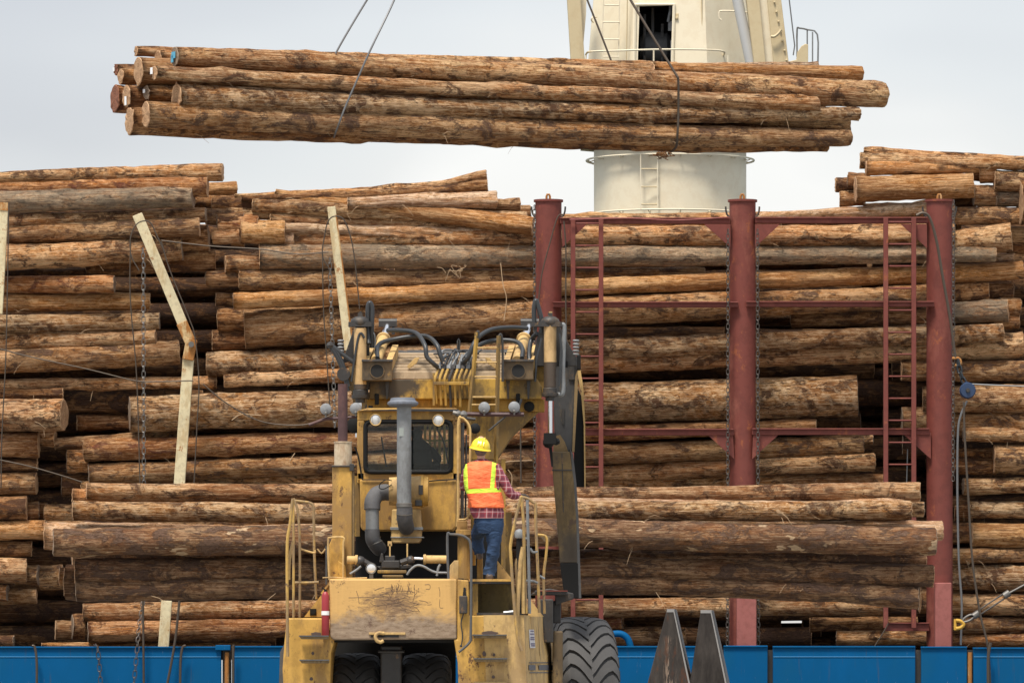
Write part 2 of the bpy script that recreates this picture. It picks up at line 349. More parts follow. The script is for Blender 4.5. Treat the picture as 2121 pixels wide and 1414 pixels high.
#  x0   y0   d0   x1   y1   d1 layer tone     (photo pixels: left end, right end)
LEFT=[(-160,372,14,461,356,37,0,'t'),(-170,392,26,430,385,46,0,'r'),(400,393,28,490,391,30,1,'o'),(-190,421,44,400,408,46,-.2,'g'),(-160,463,30,427,445,30,0,'t'),
(-190,498,38,413,471,40,0,'m'),(-210,545,52,377,515,50,-.3,'t'),(200,508,50,432,495,56,.6,'d'),(180,548,44,445,539,46,.7,'d'),(-200,572,16,280,563,18,.3,'b'),
(-160,590,38,237,588,36,0,'r'),(-190,632,40,310,623,33,0,'o'),(-170,674,42,330,665,35,-.1,'s'),(-180,716,44,322,697,32,0,'t'),(-190,762,46,370,729,52,.1,'m'),
(-150,797,24,448,793,26,.3,'t'),(-200,820,26,130,815,24,.2,'d'),(-180,864,70,133,860,67,-.2,'t'),(135,832,48,420,834,48,1.2,'b'),(160,875,28,420,874,28,1.0,'d'),
(115,920,24,400,900,30,.7,'m'),(83,908,34,115,908,33,.9,'t'),(-170,925,50,80,922,52,0,'r'),(-160,964,26,77,962,25,.3,'d'),(-190,1003,48,75,1001,46,.1,'m'),
(-150,1020,12,30,1020,12,.5,'t'),(-190,1052,50,55,1051,50,0,'d'),(30,1057,38,80,1056,36,.5,'m'),(60,1057,30,98,1055,30,.9,'d'),(-180,1101,38,93,1097,40,0,'o'),
(-170,1137,32,65,1136,32,.2,'d'),(-170,1180,52,54,1181,53,-.1,'t'),(30,1192,42,80,1191,43,.6,'m'),(83,1196,50,130,1194,52,.9,'m'),(-140,1230,36,16,1228,36,.1,'r'),
(0,1235,34,75,1234,32,.5,'m'),(-140,1328,26,28,1328,26,.2,'d')]
MID=[(470,440,24,640,446,26,.5,'t'),(700,434,24,1098,440,28,.7,'t'),(860,428,18,1060,430,20,.9,'o'),(487,406,8,1007,363,20,.4,'t'),(500,410,12,1008,384,24,.2,'d'),(720,420,22,1028,415,38,0,'p'),(1000,424,22,1076,423,27,.6,'t'),(571,404,24,1104,468,40,0,'o'),
(524,426,30,1090,456,34,.2,'t'),(400,418,24,482,418,26,.8,'m'),(440,424,30,524,422,35,.6,'d'),(410,420,16,440,420,18,1.0,'t'),(427,449,33,482,448,35,.5,'m'),
(450,458,30,505,457,32,.3,'d'),(455,467,48,535,468,50,.4,'r'),(500,480,48,590,480,50,.1,'o'),(443,489,32,496,488,33,.3,'t'),(480,500,18,506,502,20,.7,'t'),
(560,452,22,1104,476,26,.3,'t'),(545,470,20,1100,487,26,.1,'p'),(592,494,34,612,494,34,.3,'p'),(608,495,37,1975,486,46,0,'t'),(467,546,36,540,545,36,.3,'t'),
(526,532,30,541,532,30,.5,'p'),(537,532,53,2061,526,34,0,'g'),(428,578,32,500,577,33,.5,'m'),(497,582,42,1460,576,44,.45,'m'),(484,624,33,2118,560,38,-.2,'o'),
(448,620,26,490,621,26,.9,'m'),(453,662,46,512,662,46,.6,'d'),(440,705,42,512,705,42,.8,'d'),(508,682,82,1920,612,44,0,'m'),(430,755,50,2076,688,37,-.1,'s'),
(465,790,27,2118,714,54,.1,'t'),(269,857,74,1775,820,86,0,'s'),(176,933,47,1690,882,28,-.1,'r'),(140,956,50,182,956,48,.4,'t'),(184,980,42,1786,921,42,.1,'m'),
(128,1005,40,190,1004,38,.7,'d'),(390,1004,28,1810,957,38,.3,'t'),(170,1012,30,1829,995,26,.5,'t'),(95,1062,36,152,1062,36,.5,'t'),
(173,1267,38,1830,1254,40,0,'t'),(183,1308,44,1288,1288,30,0,'r'),(115,1305,42,152,1305,40,.8,'m'),(150,1298,52,175,1298,52,.5,'d'),(87,1336,12,560,1338,14,.2,'o'),
(1190,1322,34,1420,1316,36,.4,'t'),(1230,1290,46,1290,1288,44,.8,'m')]
RIGHT=[(2085,505,40,2270,506,40,.8,'d'),(1650,468,26,1990,462,26,.9,'m'),(1120,462,30,1700,452,28,.35,'t'),(1150,455,24,1975,450,26,.7,'o'),(1560,448,14,1976,431,30,-.1,'p'),(1976,447,36,2260,447,38,.1,'m'),(1960,502,42,2094,492,62,0,'t'),(2062,534,16,2100,533,16,.6,'p'),(2088,486,36,2260,488,34,.5,'m'),
(1640,660,36,1960,652,34,.2,'d'),(1960,606,44,2045,604,44,.5,'d'),(2030,602,40,2095,602,42,.8,'d'),(1915,652,44,2088,642,46,.1,'g'),(2070,634,36,2112,636,38,.5,'t'),
(2060,668,30,2110,666,30,.6,'d'),(1867,769,40,2280,770,46,.1,'m'),(1912,829,56,2280,823,60,-.1,'t'),(1868,868,50,1960,866,50,.5,'t'),(1960,880,52,2300,878,50,.2,'m'),
(1870,922,40,1975,922,40,.9,'b'),(1995,900,30,2300,897,34,0,'t'),(1960,941,24,2065,940,24,.7,'d'),(2059,950,60,2280,952,62,.1,'m'),(1960,966,34,2062,966,33,.4,'d'),
(1995,1006,33,2290,1004,34,0,'t'),(1970,1042,30,2280,1034,20,.6,'b'),(2008,1055,34,2280,1056,36,.1,'s'),(1978,1055,50,2012,1055,50,.6,'d'),(2012,1108,50,2290,1110,50,0,'o'),
(1960,1104,44,2015,1103,44,.5,'d'),(1960,1150,30,2290,1152,32,.1,'m'),(1945,1195,52,2300,1197,54,0,'s'),(1940,1252,46,2300,1251,46,0,'t'),(1950,1294,32,2300,1292,36,.2,'m'),
(1950,1326,28,2300,1325,30,.1,'r'),(1733,1321,30,1940,1320,30,0,'t'),(1678,1292,28,1900,1290,28,.6,'d'),(1905,1245,50,1990,1246,50,.8,'m'),(1780,910,22,1808,910,20,.5,'t')]
UPR=[(1790,316,20,2200,334,12,.3,'t'),(1782,333,34,2250,341,24,0,'t'),(1794,350,30,2036,346,26,.1,'o'),(1772,392,54,2016,384,50,-.1,'o'),(1731,383,30,1790,383,30,.7,'d'),
(1758,374,34,1800,374,34,.5,'m'),(1740,411,30,1790,411,30,.6,'t'),(2005,350,50,2045,350,50,.6,'d'),(2030,356,46,2061,356,46,.4,'r'),(2016,405,44,2063,405,44,.3,'m'),
(2060,374,44,2280,376,44,0,'t'),(2063,412,32,2280,412,32,.2,'g'),(2055,341,18,2280,340,20,.4,'d'),(1960,414,36,2020,412,36,.9,'b'),(2113,420,90,2290,420,90,-.1,'d'),(1790,434,24,1960,430,24,1.0,'t')]
ORD=['topmost','second','third','fourth','fifth','sixth','seventh','eighth','ninth','tenth','eleventh','twelfth','thirteenth','fourteenth','fifteenth','sixteenth','seventeenth','eighteenth','nineteenth','twentieth']
def ordn(i):
    if i<20: return ORD[i]
    t=['twenty','thirty','forty'][i//10-2] if i//10-2<3 else 'fifty'
    u=(i+1)%10
    base={0:'twenty'}; k=i+1; T={2:'twenty',3:'thirty',4:'forty',5:'fifty'}[k//10]; TT={2:'twentieth',3:'thirtieth',4:'fortieth',5:'fiftieth'}[k//10]
    return TT if k%10==0 else T+'-'+['','first','second','third','fourth','fifth','sixth','seventh','eighth','ninth'][k%10]
used=set()
def stack(rows, where_long, where_short, group):
    rows=list(rows); L=sorted([r for r in rows if r[3]-r[0]>=190], key=lambda r:(r[1]+r[4])); Sx=sorted([r for r in rows if r[3]-r[0]<190], key=lambda r:(r[1]+r[4]))
    for lst,sh,wh in ((L,'log',where_long),(Sx,'short log end',where_short)):
        for i,r in enumerate(lst):
            x0,y0,d0,x1,y1,d1,ly,tn=r
            thick='thick ' if max(d0,d1)>=56 else ('thin ' if max(d0,d1)<=26 else '')
            od=ordn(i); od=(od+' from the top' if od!='topmost' else od)
            lab=f"{thick}{TONE[tn]} {sh}, {od} {wh}"
            if len(lab.split())>16: lab=lab.replace(" from the top","")
            Y=YL(ly)+random.uniform(-.04,.04); dy=random.uniform(-.22,.22) if x1-x0>300 else random.uniform(-.03,.03)
            ym=(y0+y1)/2+random.uniform(-3,3); path=[(x0,y0,d0,Y-dy),(x1,y1,d1,Y+dy)]
            if x1-x0>600: path.insert(1,((x0+x1)/2,(y0+y1)/2+random.uniform(-3,3),(d0+d1)/2,Y))
            if (x0,y0)==(487,406): path=[(487,406,8,Y),(760,396,15,Y),(900,386,19,Y),(1007,363,21,Y)]
            if (x0,y0)==(500,410): path=[(500,412,10,Y),(760,402,16,Y),(900,396,20,Y),(1009,384,25,Y)]
            make_log('log',path,tn,lab,group,splint=(3 if x1-x0>300 else 0),bend=.03 if x1-x0>300 else .0)
stack(LEFT,'in the left-edge stack','stub beside the left-edge stack','logs of the left stack on the ship')
stack(MID,'in the stack behind the loader','stub left of the wide stack','logs of the wide middle stack on the ship')
stack(RIGHT,'right of the last red post','stub right of the last red post','logs of the right stack on the ship')
stack(UPR,'of the upper right pile','stub of the upper right pile','logs of the high pile at the upper right')
# deeper rows, seen only through the gaps
def skyl(x):
    if x<470: return 395
    if x<1060: return 440
    if x<1760: return 480
    return 400
deep=[]
for L_,Yd in enumerate((91.0,91.75,92.6,93.4)):
    y=425+L_*19
    while y<1350:
        xs=-260+random.uniform(-150,150)
        while xs<2300:
            ln=random.uniform(500,1300); xe=min(xs+ln,2420)
            ok=all(y-28>skyl(x) for x in range(int(max(xs,-50)),int(min(xe,2150)),25))
            hole=(L_==0 and any(a<(xs if random.random()<.5 else xe)<b for a,b in ((60,200),(400,520))))
            if ok and xe-xs>120:
                d=random.uniform(40,56)
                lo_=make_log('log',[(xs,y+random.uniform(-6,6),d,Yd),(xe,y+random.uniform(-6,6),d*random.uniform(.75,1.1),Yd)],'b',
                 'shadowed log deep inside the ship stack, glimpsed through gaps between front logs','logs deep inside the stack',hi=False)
                if L_: deep.append(lo_)
            xs=xe+random.uniform(10,60)
        y+=56
dm=bmesh.new()
for o in deep:
    k_=len(dm.verts); dm.from_mesh(o.data); dm.verts.ensure_lookup_table(); mw=o.matrix_world if 0 else Matrix.LocRotScale(o.location,o.rotation_euler,None)
    bmesh.ops.transform(dm,matrix=mw,verts=dm.verts[k_:]); me_=o.data; bpy.data.objects.remove(o); bpy.data.meshes.remove(me_)
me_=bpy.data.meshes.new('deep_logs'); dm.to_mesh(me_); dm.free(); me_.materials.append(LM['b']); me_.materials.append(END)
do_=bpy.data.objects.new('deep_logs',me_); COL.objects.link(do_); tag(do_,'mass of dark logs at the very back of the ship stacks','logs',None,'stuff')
# ================================================================ bundle hanging from the crane: left end nearer the camera
YB=80.0
def yb(x,off=0): return YB+off+(x-1030)/1600*5.6
HB=[ # points (x,y,d), depth offset, tone, label, end, tags
([(282,107,22),(900,128,26),(1400,140,24)],1.0,'t','thin tan log, topmost of the hanging bundle at its left end',END,()),
([(328,120,30),(900,140,32),(1500,150,30)],.45,'t','short-looking tan log tucked behind the blue-marked log of the hanging bundle',END,()),
([(362,117,41),(1000,150,46),(1400,173,52),(1660,188,60),(1828,197,54)],-.05,'t','long tan log with blue-marked left end along the top of the hanging bundle',ENDG,((-.15,.1,.12,.09,'B','end_mark'),(.15,-.25,.07,.10,'B','end_mark'))),
([(240,144,24),(900,160,26),(1300,166,24)],1.3,'d','thin brown log with small dark end, far upper left of the hanging bundle',ENDR,((.1,0,.05,.05,'W','end_tag'),)),
([(250,159,33),(900,178,34),(1400,190,34)],.9,'o','tan log with round pale end just left of the largest upper end, hanging bundle',END,()),
([(287,148,58),(900,170,50),(1400,180,46)],.35,'o','thick orange log with the largest upper-left cut end of the hanging bundle',END,()),
([(320,152,30),(700,172,31),(1000,187,30),(1400,204,31),(1690,217,33)],-.35,'t','slender tan log with white-tagged left end, second row of the hanging bundle',END,((.35,.35,.07,.09,'W','end_tag'),)),
([(238,205,57),(900,228,44),(1500,240,40)],1.0,'r','thick log with reddish cut end at the far left of the hanging bundle',ENDR,()),
([(262,199,47),(900,222,40),(1500,236,36)],.6,'d','log with white tag low on its round left end in the hanging bundle',END,((-.2,-.45,.06,.12,'W','end_tag'),)),
([(303,192,30),(900,215,32),(1600,236,30)],.3,'m','dark-ended log with small white tag between larger ends of the hanging bundle',ENDG,((.1,.2,.07,.05,'W','end_tag'),)),
([(366,201,51),(1000,225,38),(1405,237,36),(1778,236,27)],-.3,'s','scored tan log with set-in pale end, third row of the hanging bundle',END,()),
([(302,236,55),(1000,266,50),(1405,281,46),(1757,286,34)],-.25,'m','thick muddy log along the lower front of the hanging bundle, pale left end',END,()),
([(272,256,44),(1000,275,44),(1755,268,30)],.35,'d','dark log just behind the lower front log of the hanging bundle',END,()),
([(268,252,58),(640,266,54),(1000,284,36),(1400,298,34),(1712,305,20)],.1,'d','dark log forming the bottom of the hanging bundle',END,()),
([(1350,142,26),(1783,154,32)],.3,'o','tan log with squared right end at the upper right of the hanging bundle',END,()),
([(1250,140,12),(1693,134,11)],.9,'p','thin pale log peeking over the top right of the hanging bundle',END,()),
([(420,190,24),(1000,196,40),(1700,226,36)],.25,'m','inner log filling the middle of the hanging bundle between front rows',END,()),
([(1420,240,20),(1757,256,24)],.2,'m','brown log ending below the scored log at the right of the hanging bundle',END,())]
for pts,do,tn,lab,en,tg in HB:
    make_log('log',[(x,y,d,yb(x,do)) for x,y,d in pts],tn,lab,'logs of the bundle hanging from the crane',end=en,splint=4,bend=.02,
        tags=[(a,b,c,d,{'B':BLUE_TAG,'W':WHITE_TAG}[m],n) for a,b,c,d,m,n in tg])
# ================================================================ bundle held by the loader
YH=77.6
GB=[([(180,1017,34),(690,1020,34),(1300,1024,30),(1905,1018,40)],.35,'t','tan log with the highest ends of the loader bundle'),
([(151,1028,34),(690,1040,36),(1500,1048,32)],.55,'t','tan log tucked below the highest log of the loader bundle, left'),
([(152,1057,40),(690,1062,42),(1300,1058,40),(1885,1055,38)],.0,'s','diagonally scored log in the second row of the loader bundle'),
([(97,1086,14),(690,1088,20),(1700,1080,28)],.45,'m','thin brown log below the scored log, loader bundle left end'),
([(93,1110,56),(500,1112,52),(1200,1090,36),(1951,1099,42)],.3,'p','thick pale log reaching farthest both ways in the loader bundle'),
([(111,1123,56),(500,1120,60),(1100,1100,58),(1500,1112,60),(1937,1121,56)],-.25,'c','thick grey-brown log with pale bark chips along the middle of the loader bundle'),
([(700,1042,20),(1200,1046,30),(1600,1052,30),(1870,1050,30)],.25,'p','pale shaggy peeled log lying on top of the loader bundle'),
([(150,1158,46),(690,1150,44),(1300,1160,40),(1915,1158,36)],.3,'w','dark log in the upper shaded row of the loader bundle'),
([(157,1182,52),(690,1178,50),(1300,1178,48),(1931,1192,46)],-.05,'w','shaded log second from the bottom of the loader bundle'),
([(138,1205,76),(690,1205,50),(1300,1205,44),(1905,1210,40)],.25,'w','shaded log with thick left butt low in the loader bundle'),
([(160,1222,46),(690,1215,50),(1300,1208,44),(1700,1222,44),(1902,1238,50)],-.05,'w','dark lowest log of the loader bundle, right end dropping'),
([(125,1195,40),(400,1190,40),(1300,1190,40)],.7,'t','short-ended tan log at the back of the loader bundle, left side'),
([(700,1025,26),(1300,1040,34),(1912,1056,32)],.6,'t','tan log behind the pale shaggy one in the loader bundle')]
for pts,do,tn,lab in GB:
    make_log('log',[(x,y,d,YH+do+(x-1000)/1900*.5) for x,y,d in pts],tn,lab,'logs of the bundle held by the loader',splint=7,bend=.015)
# ================================================================ paints and metals
def paint(name,col,dirt,amt=.5,rough=.5,streak=True,rust=None,scale=1.0):
    cd=.9 if 'crane' in name else .58
    t=NT(name); n=t.noise(t.coord((1,1,.35) if streak else (1,1,1)),2.4*scale,7,.72); f=t.noise(t.coord((1,1,1)),9*scale,5,.7)
    c=t.mix(t.ramp(n,[(.60-.15*amt,0.),(.70-.15*amt,.8)]),col,dirt); c=t.mix(t.ramp(f,[(.42,.35),(.52,0.)]),c,(col[0]*cd,col[1]*cd*.94,col[2]*cd*.88))
    if rust:
        r=t.noise(t.coord((1.2,1.2,.8)),4.5*scale,8,.8); c=t.mix(t.ramp(r,[(.585,0.),(.625,.95)]),c,rust)
    t.bump(t.math('ADD',n,f),.25,.01)
    return t.fin(c,t.ramp(n,[(.3,rough),(.7,min(1,rough+.3))]))
YEL=paint('worn_yellow_paint',(.55,.315,.065),(.26,.15,.055),.95,.5,rust=(.10,.045,.02))
YEL2=paint('golden_yellow_paint',(.40,.24,.045),(.10,.065,.03),1.15,.45,rust=(.05,.03,.02))
YELP=paint('faded_yellow_paint',(.56,.37,.14),(.32,.21,.10),.8,.6,rust=(.14,.08,.045))
TANS=paint('scuffed_tan_steel',(.22,.145,.06),(.07,.05,.03),.6,.5,rust=(.04,.025,.018))
GREASE=paint('greasy_black_steel',(.035,.032,.03),(.11,.075,.045),.4,.35,rust=(.16,.09,.04))
DKGREY=paint('dark_grey_steel',(.085,.085,.085),(.16,.12,.08),.4,.5)
BLACK=NT('black_rubber').fin((.012,.012,.012),.7,spec=.2)
HOSE=NT('hose_rubber').fin((.030,.032,.034),.42)
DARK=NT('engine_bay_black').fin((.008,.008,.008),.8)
CHROME=NT('chrome_rod').fin((.85,.86,.88),.18,1.0)
GREYM=paint('grey_galvanised_pipe',(.21,.22,.225),(.12,.12,.12),.5,.42)
LAMPH=NT('lamp_housing').fin((.05,.045,.04),.5)
t=NT('lamp_glass'); LENS=t.fin((.75,.75,.73),.12,.5)
DISC=paint('grey_mirror_back',(.23,.24,.25),(.14,.14,.14),.4,.4,streak=False)
REDP=paint('red_oxide_paint',(.165,.036,.025),(.24,.075,.052),.35,.55,rust=(.27,.075,.028),scale=.7)
REDL=paint('light_red_oxide_paint',(.31,.10,.085),(.24,.06,.05),.5,.6)
PURP=paint('purple_brown_pipe',(.075,.035,.035),(.13,.06,.05),.5,.5)
CREAM=paint('cream_crane_paint',(.74,.665,.50),(.68,.60,.44),.1,.5,scale=.5)
CREAMD=paint('tan_crane_paint',(.56,.46,.28),(.44,.35,.21),.3,.5,scale=.6)
CREAMR=paint('rusty_cream_paint',(.66,.57,.36),(.50,.36,.18),.6,.55,rust=(.34,.14,.035),scale=1.6)
RUST=paint('orange_rust',(.36,.15,.035),(.62,.48,.26),.5,.8,scale=2)
WIRE=NT('steel_wire').fin((.085,.065,.048),.5,.4)
WIREG=NT('grey_wire_rope').fin((.20,.20,.20),.4,.7)
CHN=NT('chain_steel').fin((.10,.085,.075),.5,.5)
CHL=NT('galvanised_chain').fin((.20,.19,.175),.45,.6)
WHT=NT('white_paint').fin((.80,.80,.78),.5)
t=NT('blue_hull_paint'); n=t.noise(t.coord((1,1,.5)),1.2,5,.6); sc=t.noise(t.coord((5,1,.5)),7,4,.8)
c=t.mix(t.ramp(n,[(.35,0.),(.7,1.)]),(.0,.092,.25),(.0,.078,.20)); c=t.mix(t.ramp(sc,[(.66,0.),(.74,.5)]),c,(.25,.30,.38)); rs=t.noise(t.coord((7,1,.35)),2.2,5,.7); c=t.mix(t.ramp(rs,[(.60,0.),(.70,.45)]),c,(.06,.07,.09)); c=t.mix(t.ramp(n,[(.55,0.),(.75,.4)]),c,(.01,.11,.22)); BLUE=t.fin(c,.6,spec=.12)
def stained(name,col,blobs,dark=(.035,.028,.022),zgrad=None,base_amt=.6):   # paint with soot and grease marks at fixed places (px boxes around part centre cx,cy on plane Y)
    m_=paint(name,col,(col[0]*.45,col[1]*.45,col[2]*.5),base_amt,.5,rust=(.06,.035,.02)); nt_=m_.node_tree; T=NT.__new__(NT); T.m=m_; T.t=nt_; T.b=nt_.nodes['Principled BSDF']; T.tc=[q for q in nt_.nodes if q.type=='TEX_COORD'][0]; T.oi=[q for q in nt_.nodes if q.type=='OBJECT_INFO'][0]
    base=T.b.inputs['Base Color'].links[0].from_socket; nz=T.noise(T.coord((1,1,1)),3.5,6,.7); c=base
    for (dx,dz,rx,rz,st) in blobs:
        mp=T.n('ShaderNodeMapping'); mp.inputs['Location'].default_value=(-dx/rx,0,-dz/rz); mp.inputs['Scale'].default_value=(1/rx,0,1/rz); T.l(T.tc.outputs['Object'],mp.inputs[0])
        ln=T.n('ShaderNodeVectorMath',operation='LENGTH'); T.l(mp.outputs[0],ln.inputs[0])
        d=T.math('ADD',ln.outputs['Value'],T.math('MULTIPLY',T.math('SUBTRACT',nz,.5),2.2)); c=T.mix(T.ramp(d,[(.55,st),(1.15,0.)]),c,dark)
    T.l(c,T.b.inputs['Base Color']); return m_
BLUEL=NT('light_blue_weld').fin((.06,.26,.50),.4)
# ================================================================ ship: blue bulwark, deck, hull
ship=root('ship_hull',W(1060,1414,88.3)*1.0,'blue steel ship side and bulwark along the bottom, holding the log stacks','ship')
YH2=88.2
mb=MB(); mb.box((0,96,.55),(46,15.2,.3)); mb.build('deck',GREASE,ship)
mb=MB(); mb.quadbox([(-23,88.42,-3),(23,88.42,-3),(23,88.42,.7),(-23,88.42,.7),(-23,88.6,-3),(23,88.6,-3),(23,88.6,.7),(-23,88.6,.7)]); mb.build('hull_plate',BLUE,ship)
for (a,b,top,line) in ((-700,458,1340,1),(482,1494,1339,1),(1499,1590,1338,0),(1601,1896,1339,1),(1908,2003,1340,0),(2016,2900,1342,1)):
    mb=MB(); mb.pbox(a,top,b,1500,YH2,.10); p=mb.build('bulwark_panel',BLUE,ship,bevel=.012)
    mb=MB(); mb.pbox(a,top-2,b,top+1.5,YH2-.03,.17); mb.build('rail_cap',BLUE,p,bevel=.006)
    if line:
        mb=MB(); mb.pbox(a+1,1358.5,b-1,1360,YH2-.008,.01); mb.build('weld_seam',BLUEL,p)
for x in (470,1496,1595,1902,2009):
    mb=MB(); mb.pbox(x-9,1345,x+9,1500,YH2+.09,.05); mb.build('gap_frame',GREASE,ship)
for x in (470,2009):
    mb=MB(); mb.cyl(W(x,1350,YH2+.02),W(x,1500,YH2+.02),.035,10); mb.build('hinge_pin',RUST,ship,smooth=True)
random.seed(11)
for (sx,sy,n_) in ():
    mb=MB()
    for i in range(n_): x=sx+random.uniform(-9,9); y=sy+random.uniform(-14,12); mb.tube(PT([(x,y),(x+random.uniform(-3,5),y-random.uniform(4,12))],YH2-.001),.006,4)
    mb.build('scrape_mark',NT('scraped_primer').fin((.18,.24,.38),.7),ship)
random.seed(12)
mb=MB(); mb.pbox(446,1335,477,1346,YH2-.06,.2); mb.build('bracket',BLUE,ship,bevel=.01)
mb=MB(); mb.tube(spline(PT([(1240,1322),(1262,1314),(1285,1312),(1300,1322),(1308,1345)],88.5)),.055,10); mb.build('bent_pipe',BLUE,ship,smooth=True)
# ================================================================ red stanchion frame
YF=88.75
fr=root('stanchion_frame',W(1540,1340,YF),'dark red steel frame of three round posts with beams and ladders before the logs','steel frame')
def tri(mb,p,Y,d): mb.prism(p,Y,d)
for i,(cx,) in enumerate(((1136,),(1538,),(1946,))):
    mb=MB(); r=27.3*YF/F
    mb.cyl(W(cx,1345,YF+.2),W(cx,418,YF+.2),r,32); po=mb.build('post',REDP,fr,smooth=True)
    mb=MB(); mb.cyl(W(cx,418.5,YF+.2),W(cx,414,YF+.2),r*1.12,32); mb.build('cap_plate',REDP,po,smooth=True)
    mb=MB(); mb.tube([W(cx-4,415,YF+.2),W(cx-4,407,YF+.2),W(cx-2.5,403,YF+.2),W(cx+1.5,403,YF+.2),W(cx+3,407,YF+.2),W(cx+3,415,YF+.2)],.018,8); mb.build('lifting_eye',RUST,po,smooth=True)
    for s_ in (-1,1):
        mb=MB(); x=cx+s_*27; mb.tube(spline(PT([(x,449),(x+s_*4,446),(x+s_*7,438),(x+s_*8,428)],YF+.1),4),.014,8); mb.build('rope_hook',GREASE,po,smooth=True)
mb=MB(); mb.pbox(1526,1229,1567,1345,YF-.14,.2); mb.build('guard_plate',REDL,fr,bevel=.015)
mb=MB(); mb.pbox(1937,1206,1971,1345,YF-.16,.22); mb.build('guard_plate',REDL,fr,bevel=.015)
def beam(x0,x1,y0,y1,Y=YF+.02):
    mb=MB(); mb.pbox(x0,y0,x1,y1,Y,.16); mb.pbox(x0,y0-1.5,x1,y0+1.2,Y-.035,.12); return mb.build('cross_beam',REDP,fr,bevel=.006)
beam(1160,1512,452,463); beam(1565,1922,451,462); beam(1145,1529,626,636,YF-.06); beam(1546,1935,625,635,YF-.06); beam(1160,1520,889,901,YF-.02); beam(1558,1925,888,900,YF-.02); beam(1834,1925,1290,1306)
for p in ([(1163,464),(1216,464),(1165,512)],[(1458,464),(1513,464),(1513,512)],[(1564,464),(1616,464),(1564,512)],[(1866,464),(1920,464),(1920,514)],
          [(1461,896),(1518,896),(1521,950)],[(1560,896),(1617,896),(1558,950)],[(1868,896),(1928,896),(1928,950)]):
    mb=MB(); mb.prism(p,YF+.0,.04); mb.build('gusset',REDP,fr)
for (xa,xb,y0,y1,rs,st) in ((1187,1245,452,1340,463,45.8),(1835,1893,450,1300,460,45.6)):
    ld=MB()
    for x in (xa,xb): ld.pbox(x-4.8,y0,x+4.8,y1,YF-.14,.10)
    lo=ld.build('ladder',REDP,fr,bevel=.006)
    y=rs
    while y<y1-20:
        m=MB(); m.cyl(W(xa+5,y,YF-.09),W(xb-5,y,YF-.09),.014,8); m.build('rung',REDP,lo,smooth=True); y+=st
# ================================================================ chains, wires
def chain(name,pts,mat,label,link=.095,r=.0065,group=None):
    P=spline(pts,10) if len(pts)>2 else [Vector(pts[0]).lerp(Vector(pts[1]),i/20) for i in range(21)]
    d=[0]
    for i in range(1,len(P)): d.append(d[-1]+(P[i]-P[i-1]).length)
    mb=MB(); s=0; k=0; step=link*.74
    while s<d[-1]-.01:
        i=max(j for j in range(len(d)) if d[j]<=s); i=min(i,len(P)-2); q=P[i].lerp(P[i+1],(s-d[i])/max(d[i+1]-d[i],1e-6)); T=(P[i+1]-P[i]).normalized()
        U=T.cross(Vector((0,1,0)) if abs(T.y)<.9 else Vector((1,0,0))).normalized(); V=T.cross(U)
        a0=.35 if k%2 else 1.2; N=U*math.cos(a0)+V*math.sin(a0)
        ring=[q+T*(math.copysign(link*.26,math.cos(a))*(1 if abs(math.cos(a))>.1 else 0)+math.cos(a)*link*.2)+N*math.sin(a)*link*.25 for a in [2*math.pi*j/12 for j in range(13)]]
        mb.tube(ring,r,5,cap=False); s+=step; k+=1
    return tag(mb.build(name,mat,None,smooth=True),label,'chain',group)
G='lashing chains hanging down the stacks'
chain('lashing_chain',[W(1107,430,88.6),W(1108,1010,88.7)],CHN,'dark chain hanging beside the leftmost red post',group=G)
chain('lashing_chain',[W(1508,480,88.62),W(1507,1335,88.7)],CHN,'dark chain hanging down the left side of the middle red post',group=G)
chain('lashing_chain',[W(1569,480,88.62),W(1571,1335,88.7)],CHN,'dark chain hanging down the right side of the middle red post',group=G)
chain('lashing_chain',[W(1975,420,88.62),W(1974,1000,88.7)],CHN,'dark chain hanging down the right side of the rightmost red post',group=G)
chain('lashing_chain',[W(297,560,88.7),W(298,1010,88.8)],CHL,'bright galvanised chain beside the bent cream post',group=G,link=.115)
chain('lashing_chain',[W(683,540,88.7),W(690,760,88.8),W(694,890,88.8)],CHL,'bright galvanised chain beside the straight cream post',group=G,link=.115)
chain('lashing_chain',[W(297,1240,88.7),W(288,1300,88.3),W(284,1345,88.0),W(275,1440,88.0)],CHN,'chain draped over the blue bulwark beneath the bent cream post',group=G,link=.13)
chain('lashing_chain',[W(198,1336,88.35),W(202,1342,88.0),W(206,1380,88.0),W(210,1440,88.0)],CHN,'short chain hanging over the blue bulwark, left of all others',group=G,link=.13)
chain('lashing_chain',[W(296,520,88.7),W(298,560,88.7)],CHL,'frayed pale rope and chain end above the galvanised chain',link=.10,group=G)
def wire(pts,label,r=.010,mat=WIRE,Y=88.6,name='wire_rope',grp='wire ropes of the log lashings',dens=8):
    mb=MB(); mb.tube(spline(PT(pts,Y),dens),r,7); return tag(mb.build(name,mat,None,smooth=True),label,'wire rope',grp)
wire([(288,560),(272,530),(270,495),(280,468),(296,458),(312,462),(326,490),(340,520)],'looped wire over the top of the bent cream post')
wire([(270,500),(270,620),(283,780),(290,1000)],'brown wire hanging straight down left of the bent cream post')
wire([(334,500),(352,560),(392,660),(404,700),(412,790),(408,880),(404,960),(402,1000)],'brown wire running down the right side of the bent cream post')
wire([(334,498),(440,510),(540,516),(610,526),(680,522)],'brown wire tying the bent post across to the straight cream post')
wire([(684,560),(668,530),(672,490),(680,458),(694,448),(712,455),(726,490),(735,540),(745,640)],'looped wire over the top of the straight cream post')
wire([(668,520),(670,640),(678,760),(684,860)],'brown wire hanging left of the straight cream post')
wire([(0,722),(60,738),(180,764),(280,788),(330,790),(400,788)],'brown wire slanting from the left edge to the post hinge')
wire([(420,795),(470,835),(540,872),(620,880),(665,868),(705,850)],'brown wire sagging from the post hinge to the loader lights')
wire([(0,952),(60,965),(130,985),(170,998)],'brown wire slanting down at the left edge, lower one')
